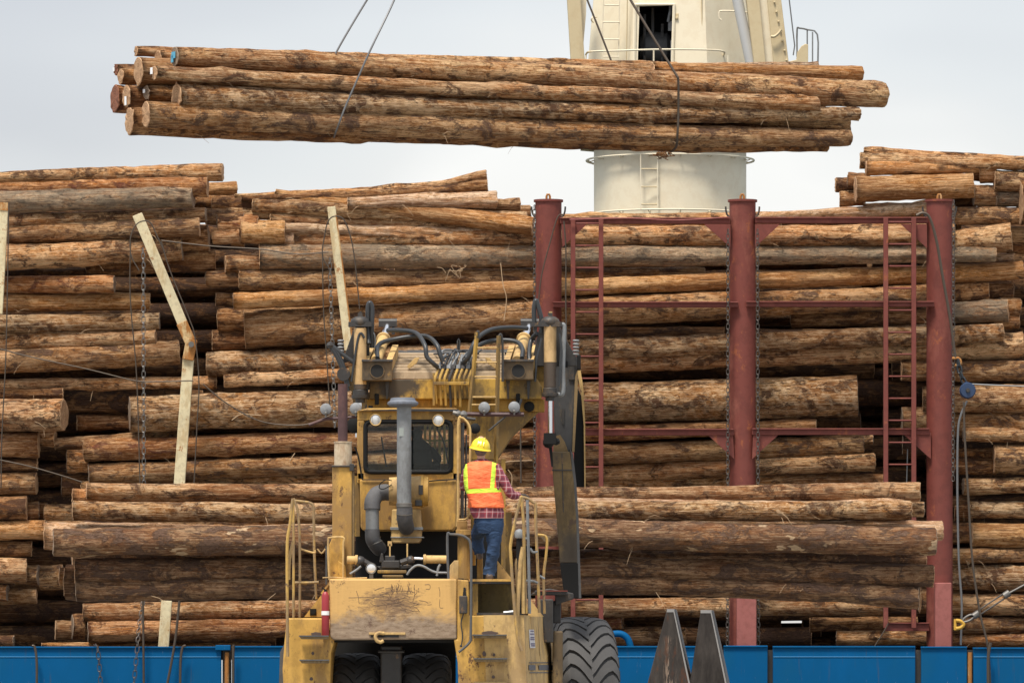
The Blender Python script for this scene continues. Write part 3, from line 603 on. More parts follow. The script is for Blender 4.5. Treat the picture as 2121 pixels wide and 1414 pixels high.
wire([(18,420),(16,560),(12,740),(4,900),(2,1010)],'brown wire hanging down at the left edge')
wire([(66,1336),(72,1340),(76,1370),(76,1440)],'wire end hooked over the blue bulwark, leftmost',Y=88.05,r=.02)
wire([(296,1240),(297,1330),(298,1440)],'straight wire passing down over the blue bulwark by the chain',Y=88.05,r=.018)
wire([(372,1240),(362,1330),(342,1440)],'slanting wire passing down over the blue bulwark right of the chain',Y=88.05,r=.02)
wire([(385,1336),(378,1341),(374,1370),(373,1440)],'wire loop hooked over the blue bulwark right of the slanting wire',Y=88.05,r=.02)
wire([(485,1334),(483,1350),(483,1440)],'pale green wire hanging over the blue bulwark beside the bracket',Y=88.05,r=.022)
wire([(1168,444),(1155,450),(1140,500),(1122,570),(1114,640),(1110,700)],'wire looped over the top of the leftmost red post',Y=88.4)
wire([(1168,458),(1172,520),(1172,640),(1176,760)],'green-brown wire inside the leftmost red post',r=.012)
wire([(1898,446),(1912,441),(1926,452),(1940,500),(1952,570),(1968,660),(1979,742)],'brown hose-like wire curving down the rightmost red post',Y=88.4,r=.022)
wire([(1180,455),(1300,452),(1400,456),(1510,450)],'thin pale wire lying on the top red beam',Y=88.55,r=.01,mat=REDL)
wire([(2003,830),(1990,860),(1984,900),(1983,1020),(1986,1160),(1992,1250),(1990,1335)],'grey wire dropping from the blue pulley block',mat=WIREG,Y=88.4,r=.018)
wire([(1996,832),(1998,900),(2005,1020),(2014,1160),(2030,1270),(2046,1340),(2052,1440)],'brown wire dropping from the pulley block over the bulwark',Y=88.05,r=.018)
wire([(2052,1330),(2047,1360),(2047,1440)],'short wire end over the blue bulwark at the far right',Y=88.0,r=.025)
wire([(2010,795),(2050,797),(2130,800)],'pale wire running right from the blue pulley block',mat=WIREG,Y=88.4,r=.012)
wire([(1078,870),(1079,1000)],'thin wire hanging between loader and leftmost red post',r=.014)
wire([(1810,1340),(1830,1308),(1840,1290)],'thin wire hanging below the right red ladder',r=.01)
wire([(1880,930),(1878,1000)],'grey wire seen through the right red ladder, low',r=.01,mat=WIREG,Y=89)
# pulley block, shackles, turnbuckle
pb=root('pulley_block',W(2005,808,88.35),'blue round pulley block hung on a short chain by the rightmost post','pulley')
m=MB(); m.lathe(W(2005,808,88.25),(0,1,0),[(0,.05),(0,.11),(.03,.125),(.05,.095),(.09,.095),(.11,.125),(.14,.11),(.14,.05)],20); NAVY=NT('navy_paint').fin((.018,.04,.095),.5); m.build('sheave',NAVY,pb,smooth=True)
m=MB(); m.lathe(W(2005,808,88.22),(0,1,0),[(0,.03),(.02,.035),(.2,.035)],10); m.build('axle_bolt',GREASE,pb,smooth=True)
m=MB(); m.prism([(1996,792),(2003,789),(2012,800),(2012,816),(1999,816)],88.3,.02); m.build('side_plate',NAVY,pb)
chain('shackle_chain',[W(1985,752,88.35),W(1990,775,88.35),W(2000,797,88.35)],NT('dark_chain').fin((.05,.055,.06),.4,.6),'thick short chain holding the blue pulley block',link=.13,r=.018)
m=MB(); m.tube(spline(PT([(1972,742),(1985,742),(1990,750),(1985,758),(1978,756)],88.4)),.022,8); tag(m.build('shackle',RUST,None,smooth=True),'rusty ring welded to the rightmost red post above the pulley','shackle')
tb=root('turnbuckle',W(2060,1245,88.3),'black steel turnbuckle slanting up from a yellow shackle at lower right','turnbuckle')
A_,B_=W(2022,1272,88.3),W(2085,1230,88.3); m=MB(); dv=(B_-A_).normalized(); up=Vector((-dv.z,0,dv.x))
for s_ in (-1,1): m.tube([A_+up*.035*s_,B_+up*.035*s_],.014,6)
m.build('body',GREASE,tb,smooth=True)
for q in (A_,B_): m=MB(); m.cyl(q-dv*.05,q+dv*.05,.055,10); m.build('end_nut',CHL,tb,smooth=True)
m=MB(); m.tube([B_,W(2130,1206,88.3)],.016,8); m.build('threaded_rod',CHL,tb,smooth=True)
m=MB(); m.tube(spline(PT([(2022,1272),(2008,1273),(1996,1281),(1996,1287),(2008,1284),(2022,1274)],88.3)),.018,8); m.build('eye',CHL,tb,smooth=True)
m=MB(); m.tube(spline(PT([(1980,1284),(1990,1286),(1996,1292),(1990,1299),(1980,1301)],88.3)),.028,8); m.pbox(1976,1281,1981,1304,88.3,.05); tag(m.build('shackle',NT('bright_yellow_paint').fin((.55,.32,.04),.6),None,smooth=True),'yellow shackle on the rightmost red post, lower end of the turnbuckle','shackle')
# cream leaning posts
G='cream lashing posts leaning against the stacks'
def bar(mb,a,b,wd,Y0,Y1,dep=.10,mi=0):
    P0,P1=W(a[0],a[1],Y0),W(b[0],b[1],Y1); d=(P1-P0).normalized(); sdv=Vector((d.z,0,-d.x)).normalized()*(wd/2*Y0/F)
    fq=[P0-sdv,P0+sdv,P1+sdv,P1-sdv]; mb.quadbox(fq+[p+Vector((0,dep,0)) for p in fq],mi)
p=root('lashing_post',W(375,1003,88.85),'bent cream post with rusty hinge halfway, leaning before the left stack','post',G)
m=MB(); bar(m,(284,444),(383,682),21,88.85,88.85); m.build('upper_arm',CREAMR,p,bevel=.008)
m=MB(); bar(m,(376,668),(393,706),23,88.82,88.82,.13); bar(m,(397,702),(389,745),23,88.8,88.8,.14); h=m.build('hinge',RUST,p,bevel=.008)
m=MB(); m.cyl(W(396,713,88.78),W(396,713,88.74),.045,14); m.build('hinge_bolt',CHL,h,smooth=True)
m=MB(); bar(m,(390,742),(371,1006),23,88.85,88.85); bar(m,(371,1004),(342,1245),23,88.87,88.87); bar(m,(345,1243),(338,1345),22,88.85,88.85); m.build('lower_arm',CREAMR,p,bevel=.008)
p=root('lashing_post',W(722,720,88.85),'straight cream post with rusty orange edge rising left of the loader cylinders','post',G)
m=MB(); bar(m,(686,428),(722,725),17,88.85,88.85); m.build('arm',CREAMR,p,bevel=.008)
m=MB(); bar(m,(696,445),(732,722),2.5,88.84,88.84,.09); m.build('rusty_edge',RUST,p)
p=root('lashing_post',W(0,640,88.85),'cream post cut off by the left edge of the picture','post',G)
m=MB(); bar(m,(8,425),(-4,650),18,88.85,88.85); m.build('arm',CREAMR,p,bevel=.008)
m=MB(); bar(m,(8,419),(7,436),19,88.84,88.84,.13); m.build('rusty_cap',RUST,p)
# ================================================================ deck crane
YC=105.0
cr_=root('deck_crane',W(1388,1300,YC+1.4),'cream painted ship crane tower behind the hanging bundle','crane')
sc=YC/F
m=MB(); c0=W(1388,1300,YC+1.43); m.lathe(c0,(0,0,1),[(0,160*sc),((1300-20)*sc-10.4,160*sc),((1300-290)*sc,160*sc)],48); col_=m.build('column',CREAM,cr_,smooth=True)
for yy in (333,446):
    m=MB(); cc=W(1388,yy,YC+1.43); R_=176*sc
    m.tube([cc+Vector((math.cos(a)*R_,math.sin(a)*R_,0)) for a in [2*math.pi*i/64 for i in range(65)]],.018,6,cap=False)
    for i in range(16):
        a=2*math.pi*i/16+.1; u=Vector((math.cos(a),math.sin(a),0)); m.tube([cc+u*160*sc*.99,cc+u*168*sc+Vector((0,0,-.03)),cc+u*R_],.012,5)
    m.build('ring_rail',CREAM,col_,smooth=True)
m=MB()
for x in (1327,1362): m.pbox(x-.9,318,x+.9,430,YC-.06,.03)
ld=m.build('ladder',CREAM,col_)
for y in (350,387,423):
    m=MB(); m.cyl(W(1327,y,YC-.045),W(1362,y,YC-.045),.014,6); m.build('rung',CREAMD,ld)
# housing: octagonal tapered cab
m=MB(); oc=[]
Zt,Zb=W(0,-70,YC).z,W(0,292,YC).z
def octo(R,z): return [Vector((W(1388,0,YC+1.5).x+R*math.cos(math.radians(a)),YC+1.5+R*math.sin(math.radians(a)),z)) for a in (-67.5,-22.5,22.5,67.5,112.5,157.5,202.5,247.5)]
T_,B2=octo(157*sc*1.08,Zt),octo(188*sc*1.08,Zb)
b=len(m.v); m.v+=T_+B2
for i in range(7): m.f.append([i,i+1,8+i+1,8+i]); m.m.append(0)
# front face between vertices 7 and 0 with the door hole
def fl(u,v):   # u 0..1 left-right, v 0..1 top-bottom
    a=T_[7].lerp(B2[7],v); c_=T_[0].lerp(B2[0],v); return a.lerp(c_,u)
def uof(px,v):
    a,c_=fl(0,v),fl(1,v); xa=(a.x)/a.y*F+1060.5; xc=(c_.x)/c_.y*F+1060.5; return (px-xa)/(xc-xa)
v0=(10+70)/362; v1=(150+70)/362
grid=[[0,0,0],[0,1,0]]
def quad(pts):
    b=len(m.v); m.v.extend(pts); m.f.append([b,b+1,b+2,b+3]); m.m.append(0)
uL0,uR0=uof(1315,v0),uof(1396,v0); uL1,uR1=uof(1313,v1),uof(1392,v1)
quad([fl(0,0),fl(1,0),fl(1,v0),fl(0,v0)]); quad([fl(0,v1),fl(1,v1),fl(1,1),fl(0,1)])
quad([fl(0,v0),fl(uL0,v0),fl(uL1,v1),fl(0,v1)]); quad([fl(uR0,v0),fl(1,v0),fl(1,v1),fl(uR1,v1)])
m.f.append([0,1,2,3,4,5,6,7]); m.m.append(0)
hs=m.build('housing',CREAM,cr_)
m=MB(); fr_=[fl(uL0,v0),fl(uR0,v0),fl(uR1,v1),fl(uL1,v1)]; m.tube([p+Vector((0,-.02,0)) for p in fr_+[fr_[0]]],.035,6); m.build('door_frame',CREAM,hs)
m=MB(); bk=[p+Vector((0,1.3,0)) for p in fr_]; b=0; m.v=fr_+bk; m.f=[[0,1,5,4],[1,2,6,5],[2,3,7,6],[3,0,4,7],[4,5,6,7]]; m.m=[0]*5; dd=m.build('doorway',DARK,hs)
m=MB()
for x,yt in ((1335,30),(1352,15),(1372,50)): m.cyl(W(x,yt,YC+.6),W(x,140,YC+.6),.03,8)
m.lathe(W(1325,100,YC+.8),(1,0,0),[(0,.2),(.1,.3),(.5,.3),(.6,.2)],16); m.build('winch',DKGREY,dd,smooth=True)
m=MB(); m.tube(spline(PT([(1388,8),(1389,20),(1386,36),(1384,46)],YC+.2),6),.03,8); m.pbox(1384,44,1397,64,YC+.2,.1); m.pbox(1389,84,1393,125,YC+.2,.04); m.pbox(1386,8,1398,14,YC+.25,.05); m.build('door_gear',GREYM,dd,smooth=True)
m=MB()
for x0,x1 in ((1251,1247),(1284,1281)): bar(m,(x0,-40),(x1,135),2,YC-.12,YC+.0,.03)
ld=m.build('ladder',CREAM,hs)
for y in (11,46,82,118):
    m=MB(); m.cyl(W(1249,y,YC-.06),W(1283,y,YC-.06),.014,6); m.build('rung',CREAM,ld)
m=MB(); m.tube(spline(PT([(1213,122,YC+.6),(1215,111,YC+.3),(1228,107,YC-.2),(1290,105,YC-.5),(1355,103,YC-.5),(1440,103,YC-.3),(1496,106,YC+.1),(1498,118,YC+.3),(1498,135,YC+.3)],YC),6),.018,6)
for x in (1354,1213,1508): m.tube(PT([(x,104 if x==1354 else 115),(x,140)],YC-.3),.015,6)
m.build('guard_rail',CREAM,hs,smooth=True)
for xs_ in ((1300,1297),(1452,1456)):
    m=MB(); bar(m,(xs_[0],-50),(xs_[1],150),1.2,YC-.13 if xs_[0]<1400 else YC-.06,YC+.0,.05) if 0 else m.tube(PT([(xs_[0],-50),(xs_[1],150)],YC-.055 if 0 else YC+.02),.012,5); m.build('weld_seam',CREAMD,hs)
m=MB(); m.tube(spline(PT([(1494,42),(1490,38),(1490,26),(1496,23),(1530,24),(1550,27)],YC-.1),6),.016,6); m.tube(spline(PT([(1229,47,YC+.2),(1225,42,YC),(1228,36,YC),(1236,36,YC+.2)],YC),4),.014,6); m.tube(PT([(1444,95),(1444,60),(1449,58)],YC+.05),.02,6); m.build('hand_grip',CREAM,hs,smooth=True)
m=MB(); m.pbox(1396,28,1406,66,YC+.02,.06); m.pbox(1399,35,1405,40,YC-.02,.04); m.pbox(1398,108,1406,118,YC,.04); m.build('door_latch',CREAMD,hs,bevel=.01)
m=MB(); m.prism([(1171,-60),(1199,-60),(1212,140),(1183,140)],YC-.2,.35); q=m.build('jib_leg',CREAMD,cr_,bevel=.02)
m=MB(); m.prism([(1200,-60),(1216,-60),(1214,30),(1204,140)],YC+.1,.3); m.build('side_plate',CREAM,q)
m=MB(); m.cyl(W(1519,-40,YC-.1),W(1557,140,YC-.1),.10,16); m.build('slewing_cylinder',NT('pale_grey_steel').fin((.50,.51,.51),.45),cr_,smooth=True)
m=MB(); m.prism([(1539,-60),(1567,-60),(1587,140),(1563,140)],YC-.4,.35); q=m.build('jib_leg',CREAMD,cr_,bevel=.015)
m=MB(); m.prism([(1563,-60),(1583,-60),(1603,140),(1587,140)],YC-.25,.4); m.build('inner_plate',CREAM,q)
m=MB(); m.prism([(1583,-60),(1611,-60),(1635,140),(1603,140)],YC-.3,.12); fp=m.build('flange_plate',CREAMD,q,bevel=.01)
m=MB()
for i in range(7): q_=MB(); q_.ball(W(1604+i*4.2,5+i*20,YC-.32),.022,8); q_.build('bolt',CREAMD,fp,smooth=True)
m.tube(spline(PT([(1597,76),(1604,76),(1612,70),(1618,62)],YC-.4),5),.03,6); m.build('pipe_bend',CREAMD,fp,smooth=True)
m=MB(); m.prism([(1632,128),(1650,124),(1652,108),(1660,96),(1668,91),(1674,93),(1674,140),(1632,140)],YC-.2,.2); m.build('sheave_bracket',CREAMD,cr_,bevel=.01)
m=MB(); m.tube(spline(PT([(1651,118),(1651,62),(1656,59),(1672,62),(1693,72),(1694,135)],YC),3),.016,6)
for x,yt in ((1672,62),(1683,67)): m.tube(PT([(x,yt),(x,135)],YC),.013,6)
m.build('guard_rail',GREYM,cr_,smooth=True)
m=MB(); m.tube(PT([(1630,-40,YC),(1646,95,YC),(1643,115,YC)],YC),.012,6); m.build('stay_wire',WIREG,cr_)
# slings round the hanging bundle
def sling(pts,label,r=.014,mat=WIREG):
    m=MB(); m.tube(spline(PT(pts,80),6),r,8); tag(m.build('sling_wire',mat,None,smooth=True),label,'wire rope','sling wires carrying the hanging bundle')
yf=yb(720)-.62
sling([(838,-60,yf+.3),(815,4,yf+.2),(770,98,yf),(740,165,yf-.02),(718,215,yf-.03),(708,240,yf-.04),(700,262,yf),(694,278,yf+.2),(690,292,yf+.9)],'grey sling crossing the front of the hanging bundle, left one')
sling([(800,-60,yf+1.5),(758,4,yf+1.5),(697,108,yf+1.4),(690,140,yf+1.4)],'grey sling running behind the hanging bundle, left one')
yf=yb(1403)-.62
sling([(1270,-60,yf+.2),(1308,4,yf+.1),(1396,148,yf-.12),(1402,158,yf-.13),(1405,170,yf-.12),(1405,230,yf-.04),(1403,282,yf-.02),(1400,305,yf+.2),(1385,318,yf+.7)],'brown sling wrapped round the front of the hanging bundle, right one',.018,WIRE)
sling([(1190,-60,yf+1.5),(1217,2,yf+1.5),(1268,132,yf+1.4),(1275,160,yf+1.4)],'brown sling running behind the hanging bundle, right one',.014,WIRE)
# loose bark
m=MB()
for i in range(14):
    a=W(random.uniform(1362,1385),315,yf); m.tube([a,a+Vector((random.uniform(-.1,.1),0,-.05)),a+Vector((random.uniform(-.15,.15),0,random.uniform(-.12,-.02)))],[.012,.01,.004],4)
tag(m.build('bark_shred',LM['d'],None),'tangle of bark shreds hanging under the sling at the bundle bottom','bark')
m=MB()
for i in range(8):
    x,y=random.gauss(945,16),random.uniform(548,560); m.tube(spline(PT([(x,y),(x+random.uniform(-12,12),y+random.uniform(0,12)),(x+random.uniform(-22,22),y+random.uniform(4,26))],89.25),4),.0035,4)
tag(m.build('bark_shred',SPL,None),'tangle of thin pale bark fibres hanging from the grey log, upper centre','bark')
for q,lb in (([(1037,545),(1042,590),(1049,618),(1044,664)],'long pale bark strip hanging on the wide stack above the loader'),
   ([(600,955),(606,945),(611,938)],'small pale splinter on the wide stack left of the loader'),([(540,860),(500,858),(480,870)],'thin pale splinter on the thick log left of the loader'),([(1102,953),(1055,955),(1045,958)],'pale bark strip beside the worker, just behind his shoulder'),([(1052,972),(1060,985),(1060,1005)],'curled pale bark strip above the hand rail')):
    m=MB(); m.tube(spline(PT(q,89.2),5),.007,5); tag(m.build('bark_strip',SPL,None),lb,'bark strip')
# two foreground fork tines
YT=62.0
fk=root('fork_carriage',W(1425,1600,YT),'pair of steel fork tines pointing up in the foreground right of the big tyre','fork tines')
def tine_steel(name,streak):
    t=NT(name); n=t.noise(t.coord((3,3,.8)),3,7,.7); c=t.mix(t.ramp(n,[(.35,0.),(.7,1.)]),(.035,.029,.026),(.085,.072,.062))
    if streak:
        g=t.noise(t.coord((9,9,.9)),1.6,5,.75,.6); sp=t.n('ShaderNodeSeparateXYZ'); t.l(t.tc.outputs['Object'],sp.inputs[0])
        xm=t.ramp(t.math('ABSOLUTE',t.math('SUBTRACT',sp.outputs['X'],.0)),[(.0,1.),(.085,0.)]); zm=t.ramp(sp.outputs['Z'],[(.0,1.),(.62,.0)])
        k=t.math('MULTIPLY',t.math('MULTIPLY',xm,1.0),t.ramp(g,[(.50,0.),(.56,1.)])); k=t.math('MULTIPLY',k,t.ramp(sp.outputs['Z'],[(.25,1.),(.35,0.)]))
        c=t.mix(k,c,(.50,.36,.26)); r=t.noise(t.coord((5,5,1.5)),2,5,.7); c=t.mix(t.ramp(r,[(.55,0.),(.65,.7)]),c,(.13,.055,.03))
    t.bump(n,.3,.01); return t.fin(c,t.ramp(n,[(.3,.3),(.7,.6)]),.75)
EDGE=NT('highlight_and_worn_steel').fin((.42,.40,.38),.3,.9)  # shared by the painted edge highlights and the worn tips
for (xt0,xt1,yt,xb0,xb1,mat,hl) in ((1381,1397,1261,1341,1430,tine_steel('scraped_steel',1),1390),(1451,1474,1263,1428,1506,tine_steel('dark_forged_steel',0),1474)):
    m=MB(); k=(1500-yt)/(1414-yt); X0=xt0+(xb0-xt0)*k; X1=xt1+(xb1-xt1)*k
    tp=[W(xt0,yt,YT),W(xt1,yt,YT)]; bt=[W(X0,1500,YT),W(X1,1500,YT)]
    m.quadbox([bt[0],bt[1],tp[1],tp[0],bt[0]+Vector((.03,.42,0)),bt[1]+Vector((.05,.42,0)),tp[1]+Vector((.03,.10,0)),tp[0]+Vector((.04,.12,0))])
    tn=m.build('tine',mat,fk,bevel=.012)
    m=MB(); m.quadbox([W(X1-5,1500,YT-.004),W(X1-1,1500,YT-.004),W(xt1-.5,yt+1,YT-.004),W(xt1-3,yt+1,YT-.004),W(X1-5,1500,YT+.02),W(X1-1,1500,YT+.02),W(xt1-.5,yt+1,YT+.02),W(xt1-3,yt+1,YT+.02)]); m.build('edge_highlight',EDGE,tn)  # pale strip paints the highlight line along the tine
    m=MB(); m.quadbox([W(xt0,yt+6,YT-.003),W(xt1,yt+6,YT-.003),W(xt1,yt,YT-.003),W(xt0,yt,YT-.003)]+[W(xt0,yt+6,YT+.01),W(xt1,yt+6,YT+.01),W(xt1,yt-.4,YT+.01),W(xt0,yt-.4,YT+.01)]); m.build('worn_tip',EDGE,tn)
m=MB(); m.pbox(1300,1500,1560,1560,YT-.02,.5); m.build('cross_bar',DKGREY,fk,bevel=.02)
m=MB(); m.pbox(1340,1558,1380,1675,YT+.05,.4); m.pbox(1480,1558,1520,1675,YT+.05,.4); m.build('support_leg',DKGREY,fk,bevel=.02)
# ================================================================ yellow log loader, seen from behind
Y0=70.2                      # rear plate
ld=root('log_loader',Vector((W(880,0,72).x,72.5,0)),'big worn yellow log loader seen from behind, grey snorkel pipe, gripping a log bundle','loader')
def part(name,mat,m,par=None,**k): return m.build(name,mat,par or ld,**k)
# counterweight with grime and scratches
t=NT('counterweight_paint'); sp=t.n('ShaderNodeSeparateXYZ'); t.l(t.tc.outputs['Object'],sp.inputs[0]); n=t.noise(t.coord((1.2,1.2,1.8),rnd=False),2.2,8,.75,.4); f=t.noise(t.coord((1,1,3),rnd=False),9,7,.8); v=t.noise(t.coord((6,6,.5),rnd=False),3,5,.7)
zz=t.math('MULTIPLY_ADD',n,.55); t.t.nodes[-1].inputs[2].default_value=-.20
zz=t.math('SUBTRACT',zz,t.math('MULTIPLY',sp.outputs['Z'],.9)); zz=t.math('SUBTRACT',zz,t.math('MULTIPLY',t.math('ABSOLUTE',sp.outputs['X']),.13))
c=t.mix(t.ramp(v,[(.4,0.),(.65,.35)]),(.62,.37,.12),(.50,.29,.10)); gr=t.ramp(zz,[(-.0,0.),(.16,.92)]); gc=t.mix(t.ramp(f,[(.35,0.),(.65,1.)]),(.13,.085,.055),(.34,.26,.19)); c=t.mix(gr,c,gc)
mp9=t.n('ShaderNodeMapping'); mp9.inputs['Scale'].default_value=(2.2,0,4.5); mp9.inputs['Location'].default_value=(.05,0,-.35); t.l(t.tc.outputs['Object'],mp9.inputs[0]); l9=t.n('ShaderNodeVectorMath',operation='LENGTH'); t.l(mp9.outputs[0],l9.inputs[0]); d9=t.math('ADD',l9.outputs['Value'],t.math('MULTIPLY',t.math('SUBTRACT',f,.5),3.2)); c=t.mix(t.ramp(d9,[(.45,.8),(.95,0.)]),c,(.17,.10,.055))
r=t.noise(t.coord((1,1,1),rnd=False),4.5,8,.8); c=t.mix(t.ramp(r,[(.60,0.),(.66,.9)]),c,(.10,.05,.03)); t.bump(t.math('ADD',f,n),.3,.01)
CWM=t.fin(c,.6)
m=MB(); m.prism([(682,1198),(946,1198),(946,1323),(690,1325),(684,1318)],Y0,1.5); cw=part('counterweight',CWM,m,bevel=.02)
random.seed(21)
SCR=NT('scratched_dark_steel').fin((.16,.10,.06),.8)
def scr(m,p): m.tube(spline(PT(p,Y0-.0),3),.0032,4)
m=MB(); scr(m,[(722,1237),(765,1236),(795,1235)]); scr(m,[(738,1223),(742,1235),(744,1250)]); scr(m,[(800,1225),(830,1223),(858,1226),(855,1245)]); scr(m,[(786,1231),(805,1229),(808,1242)])
for i in range(34):
    x=random.gauss(805,30); y=random.gauss(1247,11); a=random.uniform(-.5,.5)
    if 700<x<870: scr(m,[(x,y),(x+random.uniform(3,18),y+a*10),(x+random.uniform(8,26),y+a*18+random.uniform(-3,3))])
for i in range(26):
    x=random.uniform(805,872); y=random.uniform(1204,1222); scr(m,[(x,y),(x+random.uniform(-2,3),y+5),(x+random.uniform(-4,4),y+random.uniform(9,14))])
for q in ([(880,1210),(890,1210),(890,1219),(882,1219)],[(909,1215),(911,1224),(911,1235)],[(911,1240),(911,1257),(918,1258)],[(885,1252),(894,1251)]): scr(m,q)
part('scratched_area',SCR,m,cw)
m=MB(); m.tube(spline(PT([(795,1311,Y0-.03),(784,1310,Y0-.05),(778,1316,Y0-.06),(780,1325,Y0-.06),(788,1329,Y0-.05),(794,1326,Y0-.04)],0),5),.022,10); part('tow_hook',YELP,m,cw,smooth=True)
m=MB(); m.pbox(768,1314,826,1319,Y0-.012,.02); part('hook_slot',DARK,m,cw)
m=MB(); m.pbox(764,1309,840,1314,Y0-.02,.03); part('hook_bar',YELP,m,cw,bevel=.006)
# right rear plate, fenders and side
m=MB(); m.prism([(947,1199),(971,1201),(971,1274),(1084,1273),(1092,1440),(950,1440),(948,1372),(940,1323),(947,1323)],Y0+.012,.5); rf=part('rear_fender',YEL,m,bevel=.015)
a,b=Y0+.01,74.0
sidepts=[(1085,1273,a),(1092,1440,a),(1150,1440,b),(1148,1330,b),(1139,1277,b)]
m=MB(); k=len(m.v); fr_=[W(*p) for p in sidepts]; m.v+=fr_+[p+Vector((-.5,.0,0)) for p in fr_]; n_=5; m.f+=[[0,1,2,3,4],[9,8,7,6,5]]+[[i,(i+1)%5,5+(i+1)%5,5+i] for i in range(5)]; m.m+=[0]*7
sf=part('side_fender',YELP,m)
def sidept(u,py,off=.006):   # u 0..1 along the side face
    x0=1085+(py-1273)/167*7; x1=1139+ (py-1277)/53*9 if py<1330 else 1149
    P0=W(x0,py,a); P1=W(x1,py,b); return P0.lerp(P1,u)+Vector((off,-off*.3,0))
DEC=NT('dark_decal').fin((.10,.10,.11),.6); DECW=NT('pale_decal').fin((.62,.60,.60),.6)
def sq(m,u0,u1,y0,y1,off=.008): k=len(m.v); q=[sidept(u0,y1,off),sidept(u1,y1,off),sidept(u1,y0,off),sidept(u0,y0,off)]; m.quadbox(q+[p+Vector((-.004,.0,0)) for p in q])
m=MB(); sq(m,.1,.97,1370.5,1372.5); sq(m,.1,.97,1391,1393); sq(m,.08,.30,1376,1387); sq(m,.42,.95,1376,1387); part('stripe_decal',DEC,m,sf)
m=MB(); sq(m,.15,.32,1303,1341,.005); part('label_decal',DECW,m,sf)
m=MB()
for y in (1305,1311,1318,1322,1331,1335): sq(m,.17+random.uniform(0,.03),.30,y,y+2.6,.009)
part('label_lettering',NT('violet_ink').fin((.14,.12,.20),.7),m,sf)
m=MB(); sq(m,.52,.535,1275,1414,.004); part('panel_seam',NT('seam_line').fin((.42,.30,.15),.7),m,sf)
m=MB(); m.prism([(1145,1306),(1166,1306),(1166,1440),(1145,1440)],73.0,.6); part('mudguard',GREASE if 0 else TANS,m,bevel=.02)
m=MB(); m.prism([(594,1279),(667,1279),(690,1316),(692,1330),(686,1352),(683,1440),(588,1440),(585,1385),(589,1330),(592,1300)],Y0+.05,1.6); lf=part('rear_fender',YEL,m,bevel=.02)
m=MB(); m.prism([(580,1350),(590,1330),(590,1440),(577,1440)],Y0+.5,.8); part('wheel_guard',DKGREY,m)
m=MB(); m.prism([(630,1277),(682,1210),(682,1277)],Y0+.3,.05); m.prism([(664,1228),(683,1203),(684,1208),(667,1230)],Y0+.28,.12); br=part('gusset_bracket',YEL,m)
m=MB(); m.lathe(W(648,1266,Y0+.25),(0,1,0),[(0,.035),(.06,.035)],10); m.pbox(642,1260,655,1274,Y0+.28,.03); part('latch',BLACK,m,br)
# steps
def step(x0,x1,y,par,Y=Y0):
    m=MB(); m.prism([(x0,y-2),(x1,y-3),(x1,y+4),(x0+4,y+4)],Y-.13,.14); s_=part('step',TANS,m,par,bevel=.008)
    m=MB(); m.pbox(x0-1,y-4,x1+1,y-1.5,Y-.145,.02); part('step_edge',DKGREY,m,s_)
    m=MB(); m.pbox(x0+10,y-4,x1-12,y-1,Y-.13,.05); part('worn_tread',GREASE,m,s_)
step(979,1049,1317,rf); step(981,1050,1366,rf); step(620,680,1319,lf); step(621,681,1369,lf)
m=MB(); m.pbox(981,1411,1050,1418,Y0-.1,.1); part('step',TANS,m,rf)
def blotch(cx,cy,rx,ry,Y,mat,par,nm='grease_stain',z=.004):
    m=MB(); pts=[(cx+rx*math.cos(a)*random.uniform(.75,1.1),cy+ry*math.sin(a)*random.uniform(.75,1.1)) for a in [2*math.pi*i/14 for i in range(14)]]
    m.prism(pts,Y-z,z*.8); part(nm,mat,m,par)
GST=NT('grease_stain').fin((.09,.06,.05),.6)
blotch(1014,1311,19,5,Y0,GST,rf); blotch(1003,1353,4,6,Y0,GST,rf); blotch(1023,1355,3,4,Y0,GST,rf); blotch(655,1312,12,4,Y0+.05,GST,lf); blotch(648,1352,3,4,Y0+.05,GST,lf); blotch(645,1405,4,4,Y0+.05,GST,lf); blotch(1022,1401,4,4,Y0,GST,rf)
m=MB(); m.prism([(672,1227),(681,1226),(681,1317),(665,1317),(668,1280)],Y0+.15,.12); 
ex=root('fire_extinguisher',W(674,1317,Y0-.05),'red fire extinguisher strapped upright at the left of the loader rear plate','extinguisher')
REDX=NT('red_gloss_paint').fin((.30,.028,.035),.4)
m=MB(); m.lathe(W(674,1317,Y0+.0),(0,0,1),[(0,.04),(.01,.047),(.50,.047),(.53,.035),(.55,.02)],20); m.build('cylinder',REDX,ex,smooth=True)
m=MB(); m.lathe(W(674,1273,Y0+.0),(0,0,1),[(0,.05),(.05,.05)],20); m.build('strap',WHT,ex,smooth=True)
m=MB(); m.cyl(W(674,1226,Y0),W(674,1220,Y0),.018,8); m.tube([W(674,1221,Y0),W(667,1216,Y0)],.01,6); m.build('valve',BLACK,ex,smooth=True)
